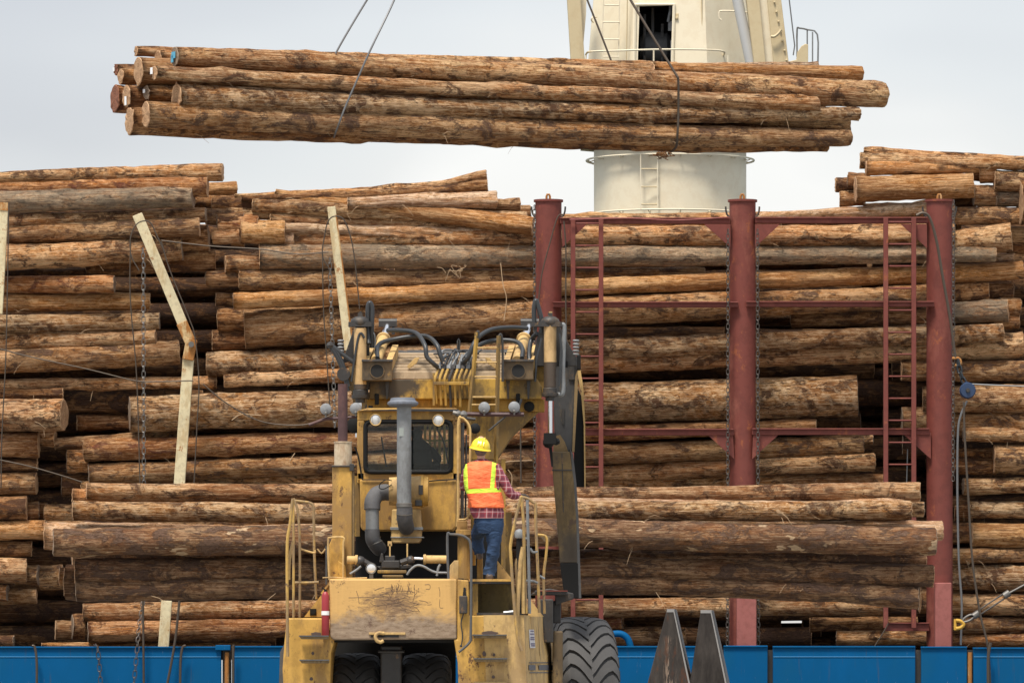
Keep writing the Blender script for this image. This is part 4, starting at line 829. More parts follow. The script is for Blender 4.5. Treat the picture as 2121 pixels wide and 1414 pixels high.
# deck box with dark opening, right
m=MB(); m.pbox(971,1199,1062,1204,Y0+.0,1.6); dk=part('deck',YEL,m,bevel=.006)
m=MB(); m.pbox(971,1204,1062,1208,Y0+.02,1.5); part('deck_edge',GREASE,m,dk)
m=MB(); m.pbox(990,1208,1062,1272,Y0+.75,.1); part('inner_panel',paint('oily_olive_panel',(.26,.18,.055),(.05,.035,.025),.9,.5,rust=(.03,.02,.02),scale=1.3),m)
m=MB(); m.pbox(971,1207,990,1273,Y0+.12,.6); part('side_panel',YEL2,m)
m=MB(); m.pbox(988,1268,1084,1273,Y0+.05,1.3); part('floor_plate',GREASE,m)
m=MB(); m.tube(spline(PT([(1043,1268),(1055,1267),(1066,1265),(1075,1261)],Y0+.1)),.02,6); part('rag',WHT,m,smooth=True)
m=MB(); m.prism([(1030,1160),(1060,1198),(1030,1199)],Y0+1.1,.1); part('side_brace',YELP,m); m=MB(); m.prism([(1062,1212),(1072,1240),(1077,1273),(1062,1273)],Y0+.3,.3); part('side_brace',YELP,m)
m=MB(); m.prism([(1094,1236),(1126,1276),(1094,1276)],Y0+.9,.15); part('gusset',YELP,m)
m=MB(); m.pbox(951,1233,968,1270,Y0-.07,.09); bx=part('junction_box',GREASE,m,bevel=.01)
m=MB(); m.tube(spline(PT([(960,1270),(955,1290),(958,1315),(956,1335)],Y0-.03)),.008,6); m.ball(W(955,1337,Y0-.03),.018,8); part('hanging_cable',HOSE,m,bx,smooth=True)
m=MB(); m.prism([(960,1216),(964,1216),(967,1240),(958,1240)],Y0-.002,.01); part('slot',DARK,m)
m=MB(); m.tube(spline(PT([(929,1198),(927,1150),(927,1106),(933,1106),(950,1107),(966,1113),(975,1130),(976,1200),(975,1310),(972,1330),(950,1350)],Y0-.12),5),.016,8); part('grab_rail',DKGREY,m,smooth=True)
# wheels
TYR=NT('tyre_rubber'); n=TYR.noise(TYR.coord((1,1,1)),5,6,.7); TYR.bump(n,.3,.01); TYR=TYR.fin(TYR.mix(n,(.040,.039,.039),(.085,.082,.080)),.72)
RIM=paint('dirty_yellow_rim',(.40,.25,.08),(.12,.09,.06),.6,.6)
def wheel(cx,ytop,Y,Rr,wd,yaw,lean=0):
    c=Vector((W(cx,0,Y).x,Y+Rr,W(0,ytop,Y).z-Rr)) ; A=Vector((math.cos(yaw),-math.sin(yaw),0)); B=Vector((math.sin(yaw),math.cos(yaw),0)); Zv=Vector((0,0,1))
    def P(an,v,h):
        s_=abs(v); rr=Rr*(1-.07*s_**3)+h; return c+A*(v*wd/2)+(B*-math.cos(an)+Zv*math.sin(an))*rr
    h=wd/2
    m=MB(); prof=[(-h*.72,.48*Rr),(-h*.98,.56*Rr),(-h*1.05,.72*Rr),(-h*1.0,.86*Rr),(-h*.88,.92*Rr),(-h*.4,.955*Rr),(0,.965*Rr),(h*.4,.955*Rr),(h*.88,.92*Rr),(h*1.0,.86*Rr),(h*1.05,.72*Rr),(h*.98,.56*Rr),(h*.72,.48*Rr)]
    m.lathe(c,A,prof,64); wh=bpy.data.objects.new('wheel',None); COL.objects.link(wh); wh.parent=ld; wh.location=c-Vector(ld.location)
    nl=30; 
    for sd_ in (-1,1):
        for k in range(nl):
            a0=2*math.pi*(k+(.5 if sd_>0 else 0))/nl; st=7; b=len(m.v)
            for i in range(st+1):
                v=sd_*(-.02+1.04*i/st); sl=a0+.30*math.sin(min(abs(v),1)*2.0)-.10*max(0,abs(v)-.75)*4; w2=.078
                top=.0 if abs(v)<.9 else -.06*Rr
                for dd,hh in ((-w2*1.12,-.05*Rr),(-w2,top),(w2,top),(w2*1.12,-.05*Rr)): m.v.append(P(sl+dd,v,hh))
            for i in range(st):
                for j in range(3): m.f.append([b+i*4+j,b+i*4+j+1,b+(i+1)*4+j+1,b+(i+1)*4+j]); m.m.append(0)
            m.f.append([b,b+1,b+2,b+3]); m.m.append(0); e=b+st*4; m.f.append([e,e+1,e+2,e+3]); m.m.append(0)
    m.build('tyre',TYR,wh,smooth=True)
    m=MB(); m.lathe(c,A,[(-h*.74,.50*Rr),(-h*.7,.46*Rr),(-h*.3,.40*Rr),(h*.3,.40*Rr),(h*.7,.46*Rr),(h*.74,.50*Rr)],32); m.lathe(c,A,[(-h*.5,.2*Rr),(-h*.45,.25*Rr),(h*.45,.25*Rr),(h*.5,.2*Rr)],16); m.build('rim',RIM,wh,smooth=True)
wheel(1203,1276,73.9,1.02,.76,math.radians(-9)); wheel(740,1276,74.5,1.02,.76,math.radians(-9))
wheel(735,1352,71.0,.82,.62,0.0); wheel(880,1352,71.0,.82,.62,0.0)
m=MB(); m.pbox(788,1336,832,1500,71.0,.5); m.pbox(782,1345,838,1352,70.95,.3); part('axle_housing',GREASE,m,bevel=.02)
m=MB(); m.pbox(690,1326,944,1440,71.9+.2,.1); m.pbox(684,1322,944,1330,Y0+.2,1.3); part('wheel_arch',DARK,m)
# engine bay
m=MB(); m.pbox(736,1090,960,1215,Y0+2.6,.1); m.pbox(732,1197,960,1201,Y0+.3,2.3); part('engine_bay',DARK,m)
m=MB(); m.lathe(W(741,1159,Y0+.5),(-1,0,0),[(0,.055),(.0,.062),(.03,.062),(.035,.05),(.13,.05),(.135,.04)],16); lc=part('steering_cylinder',YELP,m,smooth=True)
m=MB(); m.lathe(W(877,1158,Y0+.5),(1,0,0),[(0,.062),(.03,.066),(.035,.052),(.3,.05),(.31,.03)],16); rc=part('steering_cylinder',YELP,m,smooth=True)
m=MB(); m.cyl(W(876,1157,Y0+.5),W(858,1156,Y0+.5),.022,10); part('rod',CHROME,m,rc,smooth=True)
m=MB(); m.ball(W(746,1162,Y0+.5),.07,10); m.tube(PT([(746,1158),(770,1172)],Y0+.5),.04,8); part('ball_joint',GREASE,m,smooth=True); m=MB(); m.ball(W(850,1160,Y0+.5),.06,10); m.tube(PT([(855,1156),(830,1165)],Y0+.5),.04,8); part('ball_joint',GREASE,m,smooth=True)
m=MB(); m.prism([(780,1172),(850,1168),(856,1176),(790,1182)],Y0+.6,.3); m.pbox(797,1150,818,1170,Y0+.6,.15); m.pbox(790,1160,828,1176,Y0+.55,.2); m.prism([(785,1164),(789,1145),(793,1145),(796,1164)],Y0+.55,.05); en=part('engine_block',GREASE,m,bevel=.01)
m=MB(); m.pbox(806,1126,809,1152,Y0+.6,.03); m.pbox(803,1120,812,1130,Y0+.6,.03); m.pbox(842,1125,845,1170,Y0+.7,.03); part('breather',YELP,m,en)
m=MB(); m.pbox(782,1180,842,1187,Y0+.4,.3); m.pbox(792,1190,835,1196,Y0+.35,.3); part('valve_cover',YEL2,m,en,bevel=.01)
for p in ([(843,1190),(850,1180),(862,1171),(876,1172),(900,1184),(930,1186)],[(725,1188),(738,1180),(748,1172)],[(905,1192),(908,1176),(912,1168)]):
    m=MB(); m.tube(spline(PT(p,Y0+.4)),.016,7); part('hose',GREYM,m,en,smooth=True)
def lamp(px,py,Y,r,par,name='work_lamp',ax=(0,-1,-.05)):
    c=W(px,py,Y); m=MB(); m.lathe(c,ax,[(-.09,r*.35),(-.06,r*.75),(-.01,r),(.02,r*1.02),(.03,r*1.0)],20); l_=part(name,LAMPH,m,par,smooth=True)
    m=MB(); m.lathe(c+Vector(ax).normalized()*.028,ax,[(-.01,r*.9),(.005,r*.86),(.016,r*.5),(.02,.001)],20); part('lens',LENS,m,l_,smooth=True)
    m=MB(); m.lathe(c+Vector(ax).normalized()*.035,ax,[(0,r*.9),(.01,r*1.0),(.0,r*1.05)],20,cap=False); part('bezel',YELP if name=='work_lamp' else CHL,m,l_,smooth=True)
lamp(769,1176,Y0+.2,.066,ld,'headlight')
m=MB(); m.pbox(765,1188,773,1197,Y0+.22,.03); part('lamp_bracket',CHL,m)
# left column and exhaust
YX=Y0+1.0
m=MB(); m.pbox(688,965,729,1200,YX,.30); co=part('tower_column',YEL,m,bevel=.015)
m=MB(); m.pbox(729,970,733.5,1150,YX+.03,.2); part('ribbed_edge',TANS,m,co)
m=MB(); m.pbox(687,963,736,967,YX-.03,.36); m.pbox(724,960,733,975,YX-.04,.1); part('clamp',GREASE,m,co,bevel=.006)
m=MB(); m.cyl(W(710.5,966,YX+.15),W(710.5,915,YX+.15),18.3*YX/F,24); m.cyl(W(710.5,917,YX+.15),W(710.5,914,YX+.15),19.3*YX/F,24); part('exhaust_sleeve',paint('rust_streaked_cream',(.56,.46,.32),(.30,.17,.09),.7,.6),m,co,smooth=True)
m=MB(); m.cyl(W(710,920,YX+.15),W(710,795,YX+.15),10*YX/F,20); part('exhaust_pipe',PURP,m,co,smooth=True)
m=MB(); m.prism([(688,1113),(712,1108),(712,1200),(684,1200),(681,1130)],YX-.3,.25); m.prism([(700,1160),(715,1170),(718,1200),(700,1200)],YX-.33,.05); part('base_box',YEL,m,co,bevel=.012)
m=MB(); m.tube(spline(PT([(682,1200),(680,1150),(680,1118),(684,1113),(711,1113),(711,1130),(711,1200)],YX-.4),4),.014,7); part('grab_rail',YELP,m,smooth=True)
m=MB(); m.tube(PT([(671,1140),(676,1130),(676,1210)],YX-.3),.012,6); part('stop_rod',DKGREY,m,smooth=True)
# cab
YCB=Y0+1.9; DC=1.5
m=MB()
m.pbox(740,851,952,871,YCB,DC); m.pbox(740,871,755,993,YCB,.12); m.pbox(937,871,955,993,YCB,.12); m.pbox(740,978,955,994,YCB,.12)
m.pbox(740,871,746,1000,YCB+.121,DC-.13); m.pbox(950,871,955,1000,YCB+.121,DC-.13); m.pbox(744,871,760,1000,YCB+DC-.1,.1); m.pbox(935,871,950,1000,YCB+DC-.1,.1); m.pbox(760,960,935,1000,YCB+DC-.1,.1)
m.prism([(740,851),(760,845),(945,845),(952,851)],YCB-.05,DC+.1)
cab=part('cab',YEL,m,bevel=.012)
m=MB(); m.prism([(745,993),(946,993),(944,1090),(938,1098),(752,1098),(747,1092)],YCB-.05,DC); lp=part('lower_panel',YEL,m,cab,bevel=.015)
m=MB(); m.pbox(727,985,745,1110,YCB+.2,.4); part('side_frame',YEL2,m,cab)
m=MB(); m.tube(spline(PT([(735,925),(742,945),(749,985),(752,995)],YCB-.02)),.01,6); part('conduit',BLACK,m,cab,smooth=True); m=MB(); m.tube(PT([(750,993),(815,993)],YCB-.07),.008,6); part('conduit',BLACK,m,cab,smooth=True); m=MB(); m.tube(PT([(880,996),(945,992)],YCB-.07),.010,6); part('conduit',BLACK,m,cab,smooth=True)
def rrect(x0,y0,x1,y1,r,n=5):
    o=[]
    for cx,cy,a0 in ((x1-r,y0+r,-90),(x1-r,y1-r,0),(x0+r,y1-r,90),(x0+r,y0+r,180)):
        for i in range(n+1): a=math.radians(a0+90*i/n); o.append((cx+r*math.cos(a),cy+r*math.sin(a)))
    return o
rr=rrect(757,873,934,977,11); m=MB(); m.tube([W(x,y,YCB-.01) for x,y in rr+[rr[0],rr[1]]],.030,8,cap=False); part('window_seal',BLACK,m,cab,smooth=True)
t=NT('window_glass'); t.b.inputs['Transmission Weight'].default_value=1.0; t.b.inputs['IOR'].default_value=1.3; GL=t.fin((.80,.88,.86),.0)
m=MB(); m.prism(rr,YCB-.012,.008); part('window_pane',GL,m,cab)
m=MB(); m.pbox(746,994,950,1000,YCB+.125,DC-.25); part('cab_floor',DARK,m,cab)
m=MB(); m.pbox(747,872,749.5,993,YCB+.13,DC-.3); m.pbox(950-3,872,949,993,YCB+.13,DC-.3); part('inner_lining',DARK,m,cab)
m=MB(); m.box(W(868,968,YCB+.75),(.55,.5,.14)); st=part('operator_seat',BLACK,m,cab,bevel=.04)
m=MB(); m.box(W(866,950,YCB+.42),(.36,.10,.24)); part('seat_back',BLACK,m,st,bevel=.05)
m=MB(); m.tube(PT([(790,905,YCB+DC-.2),(800,965,YCB+.9)],0),.01,6); m.tube(spline(PT([(905,890),(915,905),(922,925),(928,960)],YCB+.9)),.012,6); part('control_lever',GREYM,m,cab,smooth=True)
m=MB()
for i in range(6): m.pbox(878+i*10,874,883+i*10,962,YCB+DC+.1,.03)
m.pbox(874,910,936,914,YCB+DC+.08,.02); part('window_reflection_bars',NT('painted_reflection_green').fin((.75,.72,.30),.6),m,cab)  # added bars, coloured to imitate the yellow-green reflection in the cab window
lamp(778,869,YCB-.18,.072,cab); lamp(908,870,YCB-.18,.072,cab)
m=MB(); m.prism([(740,850),(950,852),(950,847),(848,846)],YCB-.09,.03); part('roof_edge',GREASE,m,cab)
# snorkel, air cleaner, ducts
YS=Y0+1.15
sn=root('snorkel_tmp',(0,0,0),'x','x'); bpy.data.objects.remove(sn)
PG=YS/F
m=MB(); m.cyl(W(837,1046,YS),W(837,840,YS),15*PG,28); sn=part('snorkel_pipe',GREYM,m,smooth=True)
m=MB(); m.lathe(W(834.5,843,YS),(0,0,1),[(0,16*PG),(2*PG,28*PG),(6*PG,32*PG),(10*PG,32*PG),(13*PG,27*PG),(15*PG,26*PG),(18.5*PG,25*PG),(19.5*PG,20*PG)],36); part('rain_cap',paint('blue_grey_cap',(.14,.155,.185),(.08,.08,.09),.4,.45),m,sn,smooth=True)
m=MB(); m.lathe(W(837,1050,YS),(0,0,1),[(0,16*PG),(8*PG,16.5*PG),(9*PG,15*PG)],28); part('pipe_collar',CHL,m,sn,smooth=True)
m=MB(); m.tube(spline([W(838,1050,YS),W(838,1070,YS+.02),W(840,1084,YS+.12),W(842,1092,YS+.26)],5),[16.5*PG]*16,20); 
elb=part('rubber_elbow',paint('dusty_rubber',(.10,.10,.105),(.16,.15,.14),.5,.6),m,sn,smooth=True)
for yy,dy_ in ((1062,0),(1074,.05)):
    m=MB(); m.lathe(W(838,yy,YS+dy_),(.0,.25,-1),[(0,17.2*PG),(.012,17.2*PG)],24); part('hose_clamp',CHL,m,elb,smooth=True)
m=MB(); m.pbox(827,886,836,903,YS-15.2*PG*1.0,.02); part('sticker',NT('dull_sticker').fin((.28,.31,.29),.6),m,sn)
YA=YS+.42
m=MB(); m.lathe(W(806,1017,YA),(1,0,0),[(0,.12),(.0,.175),(.42,.195),(.43,.17)],30); ac=part('air_cleaner',YELP,m,smooth=True)
m=MB(); m.lathe(W(872,1017,YA),(1,0,0),[(0,.20),(.03,.205),(.035,.19),(.09,.185),(.10,.14)],30); part('end_cover',YEL,m,ac,smooth=True)
m=MB(); m.pbox(867,1004,876,1024,YA-.22,.03); m.pbox(860,1035,874,1047,YA-.2,.05); part('cover_latch',GREASE,m,ac,bevel=.005)
m=MB(); m.prism([(812,1054),(871,1054),(874,1092),(873,1118),(868,1124),(814,1124),(810,1118),(810,1092)],YA-.15,.35); bx=part('pre_cleaner_box',YELP,m,bevel=.015)
m=MB(); m.pbox(808,1091,876,1097,YA-.17,.38); m.pbox(809,1111,878,1113.5,YA-.165,.37); part('box_band',GREYM,m,bx,bevel=.004)
m=MB(); m.tube(spline(PT([(806,1020,YA),(795,1019,YA-.02),(780,1024,YA-.08),(772,1038,YA-.14),(771,1055,YA-.16)],0),5),[17*PG]*21,20); d_=part('duct_elbow',elb.data.materials[0],m,smooth=True)
m=MB(); m.cyl(W(771,1050,YA-.16),W(771.5,1100,YA-.16),14*PG,24); part('duct_pipe',GREYM,m,d_,smooth=True)
m=MB(); m.tube(spline(PT([(771.5,1096,YA-.16),(772,1115,YA-.16),(779,1128,YA-.1),(786,1136,YA+.05)],0),5),[15.5*PG]*16,20); part('lower_duct_elbow',elb.data.materials[0],m,d_,smooth=True)
for x_,y_,ax_ in ((771,1048,(0,0,-1)),(771.5,1098,(0,0,-1)),(773,1112,(.1,0,-1)),(777,1124,(.4,0,-1)),(800,1019,(-1,0,0))):
    m=MB(); m.lathe(W(x_,y_,YA-.14 if x_<790 else YA),ax_,[(0,(17.4 if y_<1040 else 16)*PG),(.012,(17.4 if y_<1040 else 16)*PG)],24); part('hose_clamp',CHL,m,d_,smooth=True)
m=MB(); m.tube(spline(PT([(812,995),(800,993),(788,1001),(786,1010),(795,1012),(812,1003)],YA-.2),5),.007,6); part('wire_loop',BLACK,m,ac,smooth=True)
# grab rails on the right of the cab
m=MB(); m.tube(spline(PT([(947,1090),(949,1050),(949,900),(951,868),(955,862)],YCB-.5),4),.018,8)
m.tube(spline(PT([(952,864),(962,868),(973,885),(974,920),(972,1040),(968,1072),(950,1076)],YCB-.6),5),.014,8); part('door_rail',YELP,m,cab,smooth=True)
m=MB(); m.tube(PT([(958,875),(957,1080)],YCB-.45),.022,8); m.tube(PT([(966,900),(964,1070)],YCB-.4),.012,8); m.pbox(944,982,960,994,YCB-.5,.08); m.tube(spline(PT([(944,858),(958,862),(968,866),(985,868)],YCB-.4)),.02,8); part('door_post',GREASE,m,cab,smooth=True)
m=MB(); m.ball(W(950,856,YCB-.4),.04,8); m.ball(W(960,858,YCB-.4),.05,8); m.tube(PT([(938,854),(955,858)],YCB-.4),.03,6); part('mirror_joint',CHL,m,cab,smooth=True)
m=MB(); m.pbox(946,1078,968,1100,YCB-.55,.3); m.pbox(944,1096,976,1108,YCB-.6,.4); m.cyl(W(962,1108,YCB-.45),W(961,1200,YCB-.45),.085,16); m.pbox(951,1160,958,1199,YCB-.5,.2); m.pbox(972,1118,1000,1126,YCB-.5,.5); m.pbox(975,1126,985,1170,YCB-.3,.2); m.pbox(988,1128,1000,1198,YCB-.1,.2); part('cab_mount',YEL,m,bevel=.008)
m=MB(); m.prism([(932,1170),(941,1160),(950,1160),(949,1200),(930,1200)],Y0+.1,.06); part('lifting_lug',YELP,m,bevel=.008)
m=MB(); m.pbox(975,1060,1060,1200,YCB+1.2,.05); m.pbox(1038,950,1047,1200,YCB+.9,.1); part('rear_frame',YEL2,m)
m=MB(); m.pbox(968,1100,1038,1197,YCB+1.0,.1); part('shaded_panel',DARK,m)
# ---------------------------------------------------------------- lift tower
YT1=Y0+3.2
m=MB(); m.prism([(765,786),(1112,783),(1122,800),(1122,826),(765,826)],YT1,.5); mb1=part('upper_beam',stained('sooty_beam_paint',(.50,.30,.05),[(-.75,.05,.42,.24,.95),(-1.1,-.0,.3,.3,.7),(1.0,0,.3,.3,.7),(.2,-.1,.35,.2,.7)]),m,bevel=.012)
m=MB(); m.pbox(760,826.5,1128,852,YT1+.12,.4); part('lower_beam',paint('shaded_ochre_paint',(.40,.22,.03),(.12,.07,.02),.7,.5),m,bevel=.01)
m=MB(); m.prism([(972,852),(1116,852),(1098,868),(1060,905),(1030,952),(972,952)],YT1+.2,.35); part('mast_plate',YEL2,m,bevel=.012)
m=MB()   # ribbed sloping top plate, real corrugation
N_=7; zt=[]
for i in range(N_*4+1):
    f_=i/(N_*4); zt.append((f_, .085*(1 if (i%4) in (1,2) else 0)))
pl=[]; 
for f_,r_ in zt:
    L_=W(802+16*f_,784-44*f_,YT1+.02+.9*f_); R_=W(1060-16*f_,784-44*f_,YT1+.02+.9*f_); up=Vector((0,-.35,.9))*r_; pl.append((L_+up,R_+up))
for i,(p_,q_) in enumerate(pl): m.v+=[p_,q_]
for i in range(len(pl)-1): m.f.append([2*i,2*i+1,2*i+3,2*i+2]); m.m.append(0)
part('ribbed_plate',paint('bleached_deck_plate',(.44,.33,.21),(.20,.15,.10),.55,.55),m)
m=MB(); m.tube(PT([(812,732),(1055,730)],YT1+.95),.045,8); m.tube(PT([(812,738),(1055,737)],YT1+.9),.02,8); part('cross_tube',GREASE,m,smooth=True)
for s_,x0,x1,yb_ in ((1,750,812,788),(-1,1042,1105,786)):
    OIL=paint('oily_box_steel',(.13,.085,.04),(.03,.025,.02),.6,.4,rust=(.34,.19,.04))
    m=MB(); m.pbox(x0,748,x1,yb_,YT1-.25,.5); bxx=part('cylinder_box',OIL,m,bevel=.01)
    m=MB(); cx=(x0+x1)/2; m.lathe(W(cx,768,YT1-.262),(0,1,0),[(0,.085),(.01,.085),(.012,.001)],20); part('bore_hole',DARK,m,bxx)
    m=MB(); m.lathe(W(cx,768,YT1-.268),(0,1,0),[(0,.085),(.0,.095),(.02,.095)],20,cap=False); part('bore_ring',OIL,m,bxx)
    m=MB(); m.pbox(x0-1,744,x1+1,749,YT1-.3,.06); part('box_lip',GREASE,m,bxx,bevel=.005)
    # channel walls and cylinder leaning up and outwards
    dx=14*s_ if s_>0 else 12
    ctop=(cx+ (16 if s_>0 else 22),705)
    for w0,w1 in ((x0+1,x0+13),(x1-13,x1-1)):
        m=MB(); A0=[W(w0,748,YT1-.2),W(w1,748,YT1-.2)]; A1=[W(w1+dx,714,YT1+.7),W(w0+dx,714,YT1+.7)]
        q=A0+A1; m.quadbox(q+[p+Vector((0,.05,-.14)) for p in q]); part('channel_wall',YELP,m,bxx)
    c0_=W(cx-2,748,YT1-.15); c1_=W(cx+dx*.95,702,YT1+.8)
    m=MB(); m.cyl(c0_,c1_,.072,20); m.lathe(c1_,(c1_-c0_),[(-.05,.074),(-.04,.095),(.0,.095),(.01,.05)],20); ty=part('tilt_cylinder',YELP,m,smooth=True)
    dvv=(c1_-c0_).normalized(); m=MB(); c2_=W(cx+dx*(1.6 if s_>0 else 2.0),672,YT1+1.2); m.cyl(c1_,c2_,.042,14); part('rod',CHROME,m,ty,smooth=True)
    m=MB(); m.box(c2_+Vector((0,0,.0)),(.24,.14,.06)); m.box(c2_+Vector((.07,0,-.05)),(.04,.1,.16)); m.lathe(c2_+Vector((-.12,0,.03)),(1,0,0),[(0,.05),(.24,.05)],12); part('clevis',GREASE,m,ty,smooth=True)
    m=MB(); m.prism([(x0+6,788),(x0+14,788),(x0+12,826),(x0+9,826)],YT1-.03,.04); m.prism([(x1-14,788),(x1-6,788),(x1-9,826),(x1-12,826)],YT1-.03,.04); part('support_rib',GREASE,m)
    m=MB(); m.pbox(cx-5,815,cx+4,838,YT1-.03,.05); part('dark_lug',BLACK,m,bevel=.01)
# outer lift cylinders
YV=YT1-.1
for s_,cx,yt,ybt,rd in ((-1,746,680,806,1),(1,1139.5,674,802,1)):
    r=13*YV/F; TC=paint('lift_cylinder_paint',(.56,.37,.17),(.30,.19,.08),.4,.45)
    m=MB(); m.cyl(W(cx,ybt,YV),W(cx,yt,YV),r,28); lc=part('lift_cylinder',TC,m,smooth=True)
    m=MB(); m.lathe(W(cx,ybt+20,YV),(0,0,1),[(0,r*1.0),(.01,r*1.35),(.05,r*1.4),(.055,r*1.15),(.11,r*1.15),(.12,r*1.02)],28); m.cyl(W(cx,ybt+28,YV),W(cx,ybt+18,YV),r*.75,20); part('gland',GREASE,m,lc,smooth=True)
    m=MB(); m.cyl(W(cx,ybt-52 if s_>0 else ybt-10,YV),W(cx,ybt,YV),r*1.012,28)
    part('oily_sleeve',paint('oily_sleeve_paint',(.07,.05,.035),(.25,.16,.07),.25,.4),m,lc,smooth=True)
    m=MB(); m.cyl(W(cx,ybt+20,YV),W(cx,905,YV),4.6*YV/F,14); part('rod',CHROME,m,lc,smooth=True)
    m=MB(); m.ball(W(cx,667,YV),.10,12,sc=(1.25,1,.8)); m.box(W(cx,672,YV),(.30,.16,.06)); m.box(W(cx,661,YV),(.06,.06,.16)); m.pbox(cx-2,645,cx+3,662,YV,.03); part('trunnion',GREASE,m,lc,smooth=True)
m=MB(); m.pbox(1137,645,1144,656,YV-.01,.03); part('pin_tip',YELP,m)
# dark brackets around the cylinders
m=MB(); m.prism([(734,678),(726,700),(708,752),(735,745),(765,745),(765,690),(758,680)],YV+.2,.12); part('tower_side_plate',GREASE,m,bevel=.01)
m=MB(); m.prism([(1120,668),(1158,668),(1165,690),(1195,742),(1195,758),(1100,758),(1112,700)],YV+.2,.12); part('tower_side_plate',GREASE,m,bevel=.01)
m=MB(); m.pbox(1160,748,1176,760,YV+.15,.2); part('dark_block',BLACK,m); m=MB(); m.prism([(1100,758),(1150,758),(1150,790),(1122,822),(1104,824)],YV+.3,.1); part('tower_web',YEL2,m,bevel=.01)
for p_ in ([(683,715),(697,728),(712,760),(722,800)],[(683,712),(705,730),(735,752)],[(684,716),(700,742),(715,780),(720,810)]):
    m=MB(); m.tube(spline(PT(p_,YV-.05)),.028,8); part('hose',HOSE,m,smooth=True)
m=MB(); m.lathe(W(712,775,YV),(0,1,0),[(-.1,.05),(-.1,.085),(.2,.085)],16); part('pivot_boss',GREASE,m,smooth=True); m=MB(); m.ball(W(684,715,YV-.05),.05,8); part('pivot_boss',GREASE,m,smooth=True)
m=MB(); m.prism([(722,760),(733,757),(733,815),(722,805)],YV+.1,.1); m.prism([(728,812),(765,812),(765,852),(735,852)],YV+.25,.12); part('lower_bracket',TANS,m)
for x_ in (706,1193):
    m=MB()
    for i in range(5): m.lathe(W(x_,708+i*7,YV+.1),(0,0,1),[(0,.035),(.015,.045),(.03,.035)],10)
    part('grease_fitting_stack',GREYM,m,smooth=True)
# hoses
Hh=[[(803,684,YT1+.6),(830,684,YT1+.4),(862,690,YT1+.2),(880,715,YT1-.05),(884,738,YT1-.1),(897,752,YT1-.1),(906,760,YT1-.05)],
 [(782,742,YT1-.2),(781,722,YT1+.05),(790,710,YT1+.2),(815,703,YT1+.3),(850,697,YT1+.3),(885,697,YT1+.2),(905,715,YT1),(912,735,YT1-.05),(918,750,YT1-.05)],
 [(1092,680,YT1+.6),(1060,678,YT1+.4),(1020,682,YT1+.2),(995,695,YT1),(980,715,YT1-.1),(970,740,YT1-.1),(958,752,YT1)],
 [(1081,742,YT1-.2),(1082,722,YT1+.05),(1070,708,YT1+.2),(1040,704,YT1+.25),(1010,708,YT1+.2),(985,720,YT1+.05),(965,742,YT1-.05)],
 [(764,712,YV),(762,690,YV+.05),(762,640,YV+.05),(766,627,YV+.05),(771,640,YV+.05),(770,680,YV+.05),(770,720,YV+.1)],
 [(1107,668,YV+.1),(1106,640,YV+.1),(1110,622,YV+.1),(1116,640,YV+.1),(1122,665,YV+.1),(1122,690,YV+.1)],
 [(1163,672,YV-.02),(1168,675,YV-.02),(1168,700,YV-.02),(1166,760,YV-.02),(1166,812,YV-.02),(1155,817,YV)],
 [(1098,755,YT1-.1),(1096,735,YT1),(1100,705,YT1+.2),(1112,690,YV+.2)],
 [(762,680,YV+.05),(774,690,YV+.05),(777,705,YV+.08),(776,720,YV+.1)]]
for i,p_ in enumerate(Hh):
    m=MB(); m.tube(spline(p_ if 0 else PT(p_,0),7),(.030 if i not in (8,) else .01),9); part('hydraulic_hose',[HOSE,GREYM][i in (6,8)],m,smooth=True)
random.seed(9)
for i in range(9):
    x=912+i*8; m=MB(); m.tube(spline(PT([(x,758,YT1),(x+random.uniform(-6,12),745,YT1+.1),(x+random.uniform(0,26),728+random.uniform(-6,6),YT1+.3),(940+random.uniform(-50,60),733,YT1+.7)],0),5),.012,6); part('thin_hose',HOSE if i%3 else GREYM,m,smooth=True)
for p_ in ([(755,700),(748,690),(742,700),(735,740),(728,790)],[(1122,700),(1118,720),(1112,745),(1108,790)],[(1158,690),(1162,720),(1160,760),(1158,800)],[(820,826),(826,845),(850,852)],[(1080,826),(1074,850),(1085,862)]):
    m=MB(); m.tube(spline(PT(p_,YV-.08),5),.016,7); part('thin_hose',HOSE,m,smooth=True)
m=MB(); m.tube(spline(PT([(775,870,YV+.6),(781,845,YV+.4),(785,822,YV+.3),(782,812,YV+.3)],0)),.035,8); m.ball(W(768,845,YV+.3),.09,10); part('hydraulic_hose',HOSE,m,smooth=True)
# manifold of pipes
PIPY=paint('oily_pipe_yellow',(.44,.27,.06),(.10,.06,.02),.7,.45)
random.seed(5)
for i in range(8):
    x=901+i*10; m=MB(); m.tube(spline(PT([(x+8,762,YT1-.02),(x+4,772,YT1-.08),(x,784,YT1-.12),(x+1,800,YT1-.1),(x+3,830+random.uniform(-8,14),YT1-.05)],0),4),.018,7); pp=part('hydraulic_pipe',PIPY if i not in (3,) else GREASE,m,smooth=True)
    m=MB(); m.tube(spline(PT([(x+8,762,YT1-.02),(x+13,750,YT1+.1),(x+22-(i*1.5),735,YT1+.4)],0),4),.019,7); m.cyl(W(x+8,765,YT1-.03),W(x+9,757,YT1),.032,8); part('hose_fitting',GREASE if i%2 else GREYM,m,pp,smooth=True)
m=MB(); m.pbox(898,790,972,797,YT1-.15,.04); m.pbox(896,772,901,840,YT1-.1,.05); part('pipe_clamp',YEL2,m,bevel=.005)
m=MB(); m.tube(PT([(948,735,YT1+.6),(948,706,YT1+.6),(950,702,YT1+.6),(952,706,YT1+.6),(951,735,YT1+.6)],0),.012,6); part('lifting_loop',GREASE,m)
